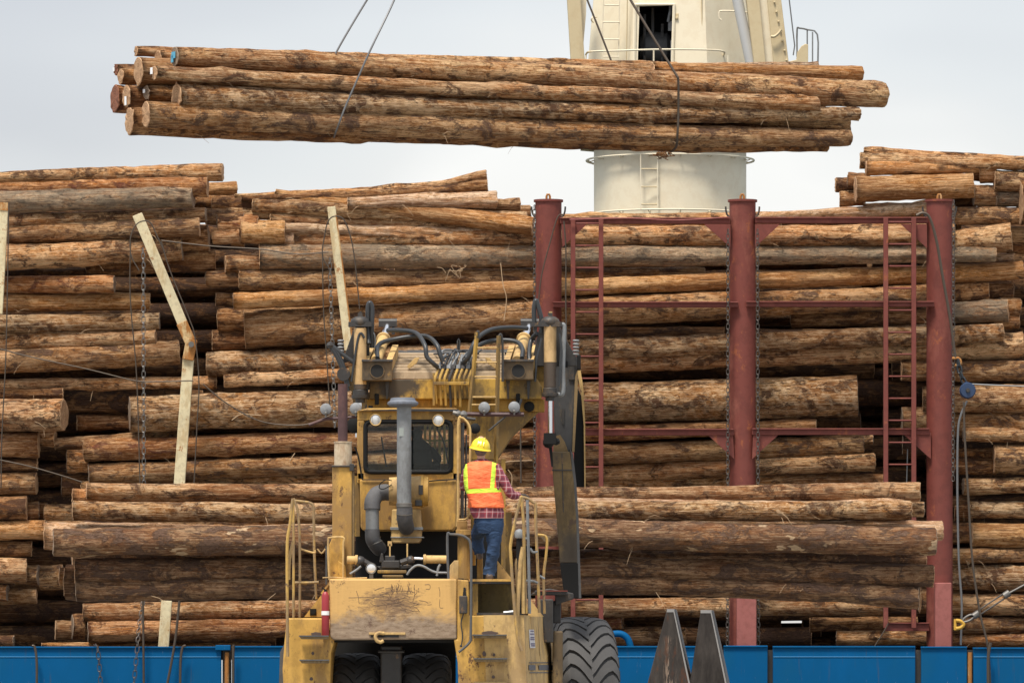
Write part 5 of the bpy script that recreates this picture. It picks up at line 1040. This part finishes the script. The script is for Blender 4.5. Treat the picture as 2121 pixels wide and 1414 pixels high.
for x_,s_ in ((855,1),(1018,-1)):
    m=MB(); m.prism([(x_-12*s_,758),(x_+4*s_,741),(x_+14*s_,740),(x_+8*s_,752),(x_-8*s_,764)],YT1+.1,.04,0); part('lifting_lug',YELP,m,bevel=.006)
# tower access ladder
ldr=None
for p_ in ([(988,688),(980,780),(972,858),(971,900)],[(1033,695),(1031,780),(1029,860),(1027,960)]):
    m=MB(); P_=[W(x,y,YT1-.42) for x,y in p_]
    for a_,b_ in zip(P_,P_[1:]): m.tube([a_,b_],.028,4)
    o_=part('ladder_rail',YEL2,m); ldr=ldr or o_
m=MB(); m.tube(spline(PT([(988,690),(991,686),(990,700)],YT1-.42),4),.02,6); m.tube(spline(PT([(1033,697),(1038,693),(1041,720),(1041,790)],YT1-.40),4),.018,6); part('ladder_grip',GREASE,m,smooth=True)
for y in (720,750,780,822,838):
    m=MB(); m.cyl(W(985-(y-700)*.09,y,YT1-.42),W(1031,y,YT1-.42),.012,6); part('ladder_rung',YELP,m,ldr)
# round mirrors / lamps on the cross bar
m=MB(); m.tube(PT([(640,880),(675,867),(705,866)],YT1-1.2),.022,6); m.tube(PT([(705,866),(745,862)],YT1-1.2),.02,6); part('lamp_bar',PURP,m,smooth=True)
m=MB(); m.tube(PT([(960,857),(1000,858),(1085,858)],YT1-.6),.03,6); part('lamp_bar',PURP,m,smooth=True)
m=MB(); m.tube(PT([(1012,892),(1052,858)],YT1-.6),.014,6); part('bar_stay',GREASE,m)
for x_,y_,r_,Y_,mt in ((675,847,12,YT1-1.25,DISC),(737,846,12.5,YT1-1.25,DISC),(1003,844,12,YT1-.65,DISC),(1065,843,12,YT1-.65,DISC),(1096,842,11,YT1+.1,BLACK),(984,887,11,YT1-1.3,BLACK),(735,880,17,YT1-.9,BLACK)):
    m=MB(); rr_=r_*Y_/F; m.lathe(W(x_,y_,Y_),(0,-1,0),[(-.06,rr_*.5),(-.02,rr_*.95),(0,rr_),(.015,rr_*.97),(.03,rr_*.6),(.035,.001)],24); q_=part('rear_lamp',mt,m,smooth=True)
    if mt is DISC:
        m=MB(); m.ball(W(x_,y_+8,Y_-.05),.022,8); m.tube(PT([(x_,y_+10),(x_,y_+16)],Y_-.02),.012,6); part('lamp_stud',CHL,m,q_,smooth=True)
# chrome sliver left of cab
m=MB(); m.cyl(W(756-17,905,YT1-.3),W(739,850,YT1-.3),.02,8); part('chrome_tube',CHROME,m,smooth=True)
# ---------------------------------------------------------------- right arm and clamp tine
YR=YT1+.8
m=MB(); m.prism([(1150,742),(1196,742),(1197,760),(1190,860),(1186,938),(1150,938),(1147,850)],YR,.18); arm=part('grapple_arm',paint('smoke_grey_arm',(.045,.045,.046),(.16,.11,.06),.4,.45),m,bevel=.015)
m=MB(); m.prism([(1191,780),(1196,765),(1197,800),(1190,935),(1185,935)],YR-.03,.24); part('arm_edge',TANS,m,arm)
m=MB(); m.prism([(1178,745),(1190,745),(1190,786),(1178,786)],YR-.03,.03); m.pbox(1164,846,1169,878,YR-.02,.03); part('arm_slot',GREASE,m,arm)
m=MB(); m.prism([(1195,735),(1203,735),(1203,765),(1194,765)],YR-.1,.3); part('arm_boss',BLACK,m,arm,bevel=.01)
m=MB(); m.prism([(1195,763),(1201,758),(1208,800),(1212,870),(1213,1008),(1210.5,1008),(1209,880),(1204,820)],YR+.35,.2); part('outer_arm_edge',YELP,m)
m=MB(); m.prism([(1195,800),(1205,822),(1210,880),(1210,1008),(1188,1008),(1190,860)],YR+.4,.1); part('outer_arm',BLACK,m)
TINM=stained('dark_olive_tine',(.145,.095,.033),[(.1,-.75,.3,.6,.8),(-.2,.7,.25,.3,.5)],base_amt=.9)
m=MB(); m.prism([(1143,935),(1180,935),(1189,1000),(1194,1085),(1196,1165),(1160,1165),(1152,1060),(1146,990)],YR-.25,.30); tn=part('clamp_tine',TINM,m,bevel=.01)
m=MB(); m.prism([(1181,930),(1187,940),(1194,1000),(1199,1085),(1204,1238),(1197,1238),(1194,1085),(1188,1000)],YR-.24,.34); part('tine_edge',DKGREY,m,tn)
m=MB(); m.prism([(1160,1165.3),(1197,1165.3),(1199,1238),(1170,1240)],YR-.25,.30); part('tine_tip',BLACK,m,tn,bevel=.01)
m=MB(); m.pbox(1143,972,1185,974.5,YR-.26,.02); m.prism([(1163,938),(1165,938),(1168,1060),(1166,1060)],YR-.255,.02); part('weld_line',GREASE,m,tn)
m=MB(); m.prism([(1147,903),(1160,900),(1170,915),(1178,938),(1146,938)],YR-.06,.05); part('scuffed_patch',TANS,m,arm)
m=MB(); m.box(W(1139,908,YV),(.16,.16,.14)); m.ball(W(1136,916,YV),.075,10); m.ball(W(1152,914,YV),.05,8); m.prism([(1136,920),(1143,920),(1146,966),(1142,966)],YV+.02,.06); part('rod_end',BLACK,m,smooth=True)
m=MB(); m.pbox(1112,1222,1175,1232,YR-1.2,.3); m.prism([(1098,1232),(1150,1232),(1150,1252),(1188,1240),(1188,1228),(1140,1218),(1110,1222)],YR-1.1,.25); m.pbox(1112,1240,1146,1330,YR-1.3,.4); m.pbox(1146,1243,1162,1290,YR-1.0,.3); part('front_frame',GREASE,m,bevel=.012)
m=MB(); m.pbox(1112,1222,1176,1224,YR-1.22,.02); part('frame_edge',REDP,m)
# ---------------------------------------------------------------- railings
def rail(pts,Y,nm='handrail',r=.019,mat=None,dens=4):
    m=MB(); m.tube(spline(PT(pts,Y),dens) if dens else PT(pts,Y),r,8); return part(nm,mat or RAILM,m,smooth=True)
RAILM=paint('chipped_yellow_rail',(.50,.31,.08),(.20,.14,.09),1.1,.5,rust=(.09,.055,.045),scale=1.8)
YRL=Y0-.05
rail([(596,1359),(595,1250),(595,1125),(601,1085),(606,1036),(609,1034)],YRL-.1)
rail([(607,1036),(608,1100),(608,1278)],YRL+.2,r=.016); rail([(609,1036),(617,1060),(621,1130),(621,1278)],YRL+.4,r=.016)
rail([(606,1036),(625,1038),(642,1041),(649,1048),(650,1070),(651,1140),(655,1240)],YRL+.7,r=.017)
rail([(608,1120),(604,1135),(599,1165),(598,1200)],YRL-.02,r=.020,mat=YELP)
rail([(610,1206),(640,1206),(660,1205)],YRL+.4,r=.017); rail([(622,1136),(640,1142),(652,1144),(652,1138)],YRL+.5,r=.012,mat=YELP)
rail([(657,1136),(666,1145),(674,1136)],YRL+.5,r=.010,mat=YELP)
rail([(1081,1347),(1072,1318),(1064,1240),(1058,1150),(1058,1125),(1067,1078),(1078,1032),(1081,1029)],YRL-.1)
rail([(1081,1030),(1085,1100),(1086,1180),(1090,1270)],YRL+.1,r=.019); rail([(1092,1035),(1094,1120),(1097,1270)],YRL+.3,r=.019,mat=GREYM)
rail([(1081,1029),(1093,1032),(1104,1040),(1109,1046),(1110,1090),(1114,1180),(1117,1268)],YRL+.8,r=.019)
rail([(1113,1107),(1128,1109),(1133,1120),(1131,1150),(1126,1195),(1128,1270)],YRL+1.3,r=.017)
rail([(1083,1132),(1078,1160),(1076,1190),(1072,1275)],YRL+.0,r=.024,mat=YELP); rail([(1082,1136),(1084,1270)],YRL+.05,r=.022,mat=YELP)
rail([(1098,1135),(1104,1143),(1114,1142)],YRL+.5,r=.015,mat=GREYM); rail([(1086,1114),(1096,1116)],YRL+.3,r=.016,mat=GREYM); rail([(1090,1202),(1104,1203),(1114,1207)],YRL+.6,r=.016,mat=GREYM); rail([(1118,1192),(1128,1198)],YRL+1.1,r=.015,mat=GREYM)
m=MB(); m.lathe(W(1076,1114,YRL+.3),(0,0,1),[(0,.055),(.02,.062),(.07,.062),(.10,.045),(.115,.01)],16); bc=part('beacon',GREYM,m,smooth=True)
m=MB(); m.cyl(W(1075,1275,YRL+.3),W(1075,1115,YRL+.3),.035,12); part('beacon_post',BLACK,m,bc,smooth=True)
rail([(1075,1150),(1071,1165),(1071,1180),(1075,1270)],YRL+.3,r=.026,mat=TANS)
# ================================================================ people
def skinbody(name,verts,edges,mat,parent,levels=2):
    me=bpy.data.meshes.new(name); me.from_pydata([v[:3] for v in verts],edges,[]); o=bpy.data.objects.new(name,me); COL.objects.link(o)
    sk=o.modifiers.new('skin','SKIN'); sk.use_smooth_shade=True
    for i,v in enumerate(verts): me.skin_vertices[0].data[i].radius=(v[3],v[3])
    me.skin_vertices[0].data[0].use_root=True
    sb=o.modifiers.new('sub','SUBSURF'); sb.levels=levels; sb.render_levels=levels
    dg=bpy.context.evaluated_depsgraph_get(); ev=o.evaluated_get(dg); nm=bpy.data.meshes.new_from_object(ev); bpy.data.objects.remove(o)
    nm.materials.clear(); nm.materials.append(mat); o=bpy.data.objects.new(name,nm); COL.objects.link(o); o.parent=parent
    for p in nm.polygons: p.use_smooth=True
    return o
SKIN=NT('skin'); n=SKIN.noise(SKIN.coord((1,1,1)),14,4,.6); SKIN=SKIN.fin(SKIN.mix(n,(.46,.25,.17),(.54,.31,.22)),.55)
HAIRM=NT('grey_hair'); n=HAIRM.noise(HAIRM.coord((1,1,.4)),60,4,.7); HAIRM=HAIRM.fin(HAIRM.mix(n,(.06,.05,.045),(.17,.15,.135)),.8)
YM=Y0+.95; k=YM/F
man=root('person',W(1015,1198,YM),'worker in orange vest and yellow hard hat standing on the loader deck, back turned','person')
def L(px,py,dy=0.0): return W(px,py,YM+dy)-Vector(man.location)
V=[];E=[]
def add(px,py,dy,r,fr=None):
    p=L(px,py,dy); V.append((p.x,p.y,p.z,r*.8)); 
    if fr is not None: E.append((fr,len(V)-1))
    return len(V)-1
pel=add(1010,1066,.0,.12); ab_=add(1008,1040,-.0,.125,pel); ch=add(1003,1000,.02,.13,ab_); up=add(1000,972,.02,.11,ch); nk=add(997,955,.05,.058,up); hd=add(996,935,.07,.075,nk); hd2=add(995,918,.09,.085,hd)
rs=add(1028,968,.0,.062,up); re=add(1058,1018,-.02,.046,rs); rw=add(1078,1026,.12,.03,re)
ls=add(972,970,.03,.062,up); le=add(962,1008,.20,.045,ls); lw=add(963,985,.42,.03,le)
rh=add(1022,1084,.0,.088,pel); rk=add(1020,1132,-.02,.062,rh); ra=add(1016,1186,.02,.042,rk); rt=add(1014,1192,.16,.035,ra)
lh=add(997,1084,.03,.088,pel); lk=add(990,1108,.36,.062,lh); la=add(994,1150,.42,.042,lk); lt=add(994,1154,.55,.035,la)
body=skinbody('body',V,E,SKIN,man)
# face: the head looks away to the left, upward
hc=L(996,922,.07)
def mp_(m,name,mat,par=man,**kk):
    o=m.build(name,mat,None,origin=Vector((0,0,0)),**kk); o.parent=par
    if par is not man: o.matrix_parent_inverse=Matrix.Identity(4)
    return o
m=MB(); m.ball(hc,.098,20,sc=(.80,1.0,1.18)); m.ball(hc+Vector((-.012,.098,-.02)),.018,8,sc=(.7,1.3,1.2)); m.ball(hc+Vector((0,.06,-.075)),.05,10,sc=(.9,1,.7))
for s_ in (-1,1): m.ball(hc+Vector((s_*.079,.0,-.02)),.026,10,sc=(.45,.8,1.25))
mp_(m,'head',SKIN,smooth=True)
m=MB()
for s_ in (-1,1): m.ball(hc+Vector((s_*.03-.01,.088,.01)),.011,8)
mp_(m,'eyes',NT('eye_white').fin((.7,.7,.68),.3),smooth=True)
m=MB(); m.ball(hc+Vector((-.005,.092,-.055)),.02,8,sc=(1.2,.4,.35)); mp_(m,'mouth',NT('lips').fin((.35,.13,.11),.5),smooth=True)
m=MB(); m.ball(hc+Vector((0,-.022,-.045)),.100,20,sc=(.80,.86,1.0)); mp_(m,'hair',HAIRM,smooth=True)
# hard hat
HAT=NT('yellow_hard_hat').fin((.83,.62,.035),.28)
ho=L(995,927,.07); tl=Matrix.Rotation(math.radians(10),3,'Y')@Matrix.Rotation(math.radians(8),3,'X')
m=MB(); R1=.126; nn=32
for i in range(9):
    th=math.pi/2*i/8
    for q in range(nn):
        a=2*math.pi*q/nn; rid=1+ (.035 if abs(math.sin(a*1.0))>.0 and abs(math.cos(a))<.16 else 0)*(1-math.sin(th)*.3)
        m.v.append(ho+tl@Vector((math.cos(a)*R1*.97*math.cos(th)*rid,math.sin(a)*R1*1.16*math.cos(th),math.sin(th)*R1*1.05*(1.03 if abs(math.cos(a))<.16 else 1))))
for i in range(8):
    for q in range(nn):
        l=(q+1)%nn; m.f.append([i*nn+q,i*nn+l,(i+1)*nn+l,(i+1)*nn+q]); m.m.append(0)
hat=mp_(m,'hard_hat',HAT,smooth=True)
m=MB(); b0=[]
for rr_,zz_ in ((.97,.004),(1.14,-.012),(1.14,-.019),(.97,-.006)):
    for q in range(nn):
        a=2*math.pi*q/nn; ext=1+(.10*max(0,math.sin(a)) if rr_>1 else 0); m.v.append(ho+tl@Vector((math.cos(a)*R1*rr_*.97,math.sin(a)*R1*1.16*rr_*ext,zz_)))
for i in range(4):
    for q in range(nn):
        l=(q+1)%nn; j=(i+1)%4; m.f.append([i*nn+q,i*nn+l,j*nn+l,j*nn+q]); m.m.append(0)
mp_(m,'hat_brim',HAT,smooth=True)
m=MB()
for dx in (-.035,0,.035): m.tube([ho+tl@Vector((dx,math.sin(a)*R1*1.17*(-1)*1.0*(1 if 1 else 0),math.cos(a)*R1*1.06))*1.0 for a in [math.radians(x) for x in (-70,-50,-30,-10,10,30,50,72)]],.007,6)
mp_(m,'hat_ridges',HAT,smooth=True)
# plaid shirt
t=NT('plaid_cloth'); sp=t.n('ShaderNodeSeparateXYZ'); t.l(t.tc.outputs['Object'],sp.inputs[0])
def band(ax,sc_,th,ph=0):
    q=t.math('FRACT',t.math('ADD',t.math('MULTIPLY',ax,sc_),ph+50)); return t.math('LESS_THAN',q,th)
diag=t.math('ADD',sp.outputs['X'],t.math('MULTIPLY',sp.outputs['Y'],.8))
c=t.mix(t.math('MULTIPLY',t.math('ADD',band(diag,13,.5),band(sp.outputs['Z'],13,.5)),.45),(.30,.045,.06),(.12,.03,.05))
c=t.mix(t.math('MULTIPLY',band(diag,13,.16,.25),.42),c,(.62,.48,.48)); c=t.mix(t.math('MULTIPLY',band(sp.outputs['Z'],13,.16,.25),.42),c,(.62,.48,.48))
PLAID=t.fin(c,.9)
Xv=Vector((1,0,0)); Yv_=Vector((0,1,0))
def ringx(px0,px1,py,dy,ry): c_=L((px0+px1)/2,py,dy); return (c_,(px1-px0)/2*k,ry,Xv,Yv_)
m=MB(); m.loft([ringx(988,1008,950,.05,.065),ringx(974,1020,960,.03,.09),ringx(964,1035,966,.02,.115),ringx(962,1036,985,.02,.14),ringx(966,1036,1015,.01,.15),ringx(971,1040,1045,.0,.155),ringx(975,1045,1062,.0,.158),ringx(980,1045,1073,.0,.15)],28,wob=.018)
sh=mp_(m,'shirt',PLAID,smooth=True)
def limb(pts,mat,name,par=man,wob=.015,n=18,sub=5):
    m=MB(); P_=spline([L(p[0],p[1],p[2]) for p in pts],sub); R_=[]
    for i in range(len(P_)):
        f_=i/sub; a_=int(min(f_,len(pts)-2)); g=f_-a_; R_.append((pts[a_][3]*(1-g)+pts[a_+1][3]*g)*(1+wob*3*noise.noise(Vector((i*.9,pts[0][0],0)))))
    m.tube(P_,R_,n)
    for i,v_ in enumerate(m.v): m.v[i]=v_+Vector((1,1,0))*wob*.6*noise.noise(v_*14)
    return mp_(m,name,mat,par,smooth=True)
limb([(1024,966,.0,.070),(1036,985,-.01,.070),(1048,1006,-.02,.062),(1058,1022,-.02,.056),(1066,1026,.03,.052),(1074,1025,.09,.043)],PLAID,'sleeve')
limb([(974,968,.03,.070),(966,985,.10,.065),(962,1006,.18,.058),(961,1003,.28,.05),(962,990,.38,.042)],PLAID,'sleeve')
# safety vest with lime stripes: slightly larger shell
t=NT('orange_vest_cloth'); sp=t.n('ShaderNodeSeparateXYZ'); t.l(t.tc.outputs['Object'],sp.inputs[0]); X_,Z_=sp.outputs['X'],sp.outputs['Z']
zc=L(0,1016).z; hb=t.math('LESS_THAN',t.math('ABSOLUTE',t.math('SUBTRACT',t.math('SUBTRACT',Z_,zc),t.math('MULTIPLY',t.math('SUBTRACT',X_,L(1005,0).x),.05))),.026)
def strap(xa,ya,xb,yb_): 
    A_,B_=L(xa,ya),L(xb,yb_); sl=(B_.x-A_.x)/(B_.z-A_.z)
    q=t.math('SUBTRACT',t.math('SUBTRACT',X_,A_.x),t.math('MULTIPLY',t.math('SUBTRACT',Z_,A_.z),sl)); return t.math('MULTIPLY',t.math('LESS_THAN',t.math('ABSOLUTE',q),.026),t.math('GREATER_THAN',Z_,zc))
s1=strap(1024,955,1019,1016); s2=strap(963,960,966,1016)
msk=t.math('MAXIMUM',hb,t.math('MAXIMUM',s1,s2)); cl=t.noise(t.coord((1,1,1)),7,4,.6)
oc_=t.mix(t.ramp(cl,[(.35,0.),(.65,1.)]),(.82,.13,.035),(.92,.21,.07)); c=t.mix(msk,oc_,(.60,.85,.06))
wv=t.noise(t.coord((2,1,5),(0,math.radians(-35),0)),3,3,.6,.5); t.bump(wv,.9,.03); VEST=t.fin(c,.75)
m=MB(); m.loft([ringx(988,1007,954,.045,.075),ringx(972,1022,957,.03,.10),ringx(963,1034,962,.02,.128),ringx(961,1037,972,.02,.148),ringx(960,1033,990,.02,.158),ringx(963,1036,1012,.01,.166),ringx(968,1042,1032,.0,.170),ringx(971,1045,1050,.0,.172),ringx(973,1044,1052,.0,.16)],36,wob=.026,sd=3)
mp_(m,'safety_vest',VEST,smooth=True)
# jeans
t=NT('blue_denim'); n=t.noise(t.coord((1,1,.5)),8,5,.7); w_=t.noise(t.coord((1,1,3),(0,.5,0)),4,4,.6,.6); t.bump(w_,.9,.03); JEAN=t.fin(t.mix(n,(.008,.024,.068),(.028,.070,.155)),.85)
m=MB(); m.loft([ringx(979,1044,1058,.0,.135),ringx(984,1044,1072,.0,.14),ringx(985,1044,1086,.0,.14),ringx(990,1042,1104,.0,.11)],28,wob=.012); je=mp_(m,'jeans_seat',JEAN,smooth=True)
limb([(1023,1078,.0,.12),(1023,1100,-.01,.110),(1023,1125,-.02,.086),(1020,1150,-.01,.076),(1016,1172,.01,.072),(1014,1190,.02,.076)],JEAN,'jeans_leg',wob=.03)
limb([(1001,1078,.02,.11),(997,1094,.14,.105),(989,1106,.30,.085),(989,1125,.36,.075),(993,1146,.38,.07)],JEAN,'jeans_leg',wob=.03)
BOOT=NT('brown_leather').fin((.07,.045,.03),.6)
for x_,y_,d_ in ((1014,1194,.02),(993,1150,.40)):
    m=MB(); c_=L(x_,y_,d_); m.loft([(c_+Vector((0,-.10,-.02)),.030,.03,Xv,Vector((0,0,1))),(c_+Vector((0,-.07,.0)),.045,.045,Xv,Vector((0,0,1))),(c_+Vector((0,.03,.0)),.048,.045,Xv,Vector((0,0,1))),(c_+Vector((0,.14,-.012)),.050,.033,Xv,Vector((0,0,1))),(c_+Vector((0,.20,-.02)),.035,.022,Xv,Vector((0,0,1)))],14); mp_(m,'boot',BOOT,smooth=True)
# gloved hands gripping the rails
GLV=NT('dark_work_glove').fin((.045,.035,.03),.8)
def hand(px,py,dy,sx,name='glove'):
    c_=L(px,py,dy); m=MB(); m.loft([(c_+Vector((-.065*sx,-.01,.01)),.028,.022,Yv_,Vector((0,0,1))),(c_+Vector((-.03*sx,0,.012)),.040,.022,Yv_,Vector((0,0,1))),(c_+Vector((.02*sx,.005,.008)),.044,.020,Yv_,Vector((0,0,1))),(c_+Vector((.04*sx,.005,.0)),.038,.016,Yv_,Vector((0,0,1)))],14)
    for i,(o_,ln) in enumerate(((-.033,.9),(-.011,1.05),(.011,1.0),(.033,.82))):
        b_=c_+Vector((.035*sx,o_+.005,.0)); m.tube([b_,b_+Vector((.022*sx,0,-.008))*ln,b_+Vector((.030*sx,0,-.032))*ln,b_+Vector((.012*sx,0,-.052))*ln,b_+Vector((-.006*sx,0,-.052))*ln],[.0105,.0105,.0095,.009,.007],8)
    m.tube([c_+Vector((-.02*sx,-.035,.0)),c_+Vector((.0,-.052,-.018)),c_+Vector((.018*sx,-.048,-.038)),c_+Vector((.024*sx,-.03,-.05))],[.013,.012,.010,.008],8)
    return mp_(m,name,GLV,smooth=True)
hand(1085,1027,.12,1); hand(962,984,.44,-.7)
# operator inside the cab
op=root('person',W(868,990,YCB+.7),'dim figure of the operator seated behind the dusty cab window','person')
def LO(px,py,dy): return W(px,py,YCB+.7+dy)-Vector(op.location)
V=[];E=[]
def addo(px,py,dy,r,fr=None):
    p=LO(px,py,dy); V.append((p.x,p.y,p.z,r))
    if fr is not None: E.append((fr,len(V)-1))
    return len(V)-1
p0=addo(870,968,0,.15); p1=addo(872,945,0,.15,p0); p2=addo(868,926,.02,.13,p1); p3=addo(864,910,.03,.055,p2); p4=addo(863,899,.04,.085,p3); addo(862,888,.05,.095,p4)
a1=addo(888,930,.02,.075,p2); a2=addo(908,950,.1,.06,a1); addo(900,962,.35,.04,a2); a1=addo(848,930,.02,.075,p2); a2=addo(832,952,.1,.06,a1); addo(842,962,.35,.04,a2)
l1=addo(884,975,.25,.10,p0); addo(884,972,.5,.07,l1); l1=addo(856,975,.25,.10,p0); addo(856,972,.5,.07,l1)
skinbody('body',V,E,NT('dark_jacket').fin((.02,.022,.028),.8),op)
# dirt heap of small deck items: cable lying across the deck edge
m=MB(); m.tube(spline(PT([(668,1196),(690,1195),(720,1197),(760,1196)],Y0+.1)),.01,6); part('edge_trim',YELP,m,smooth=True)
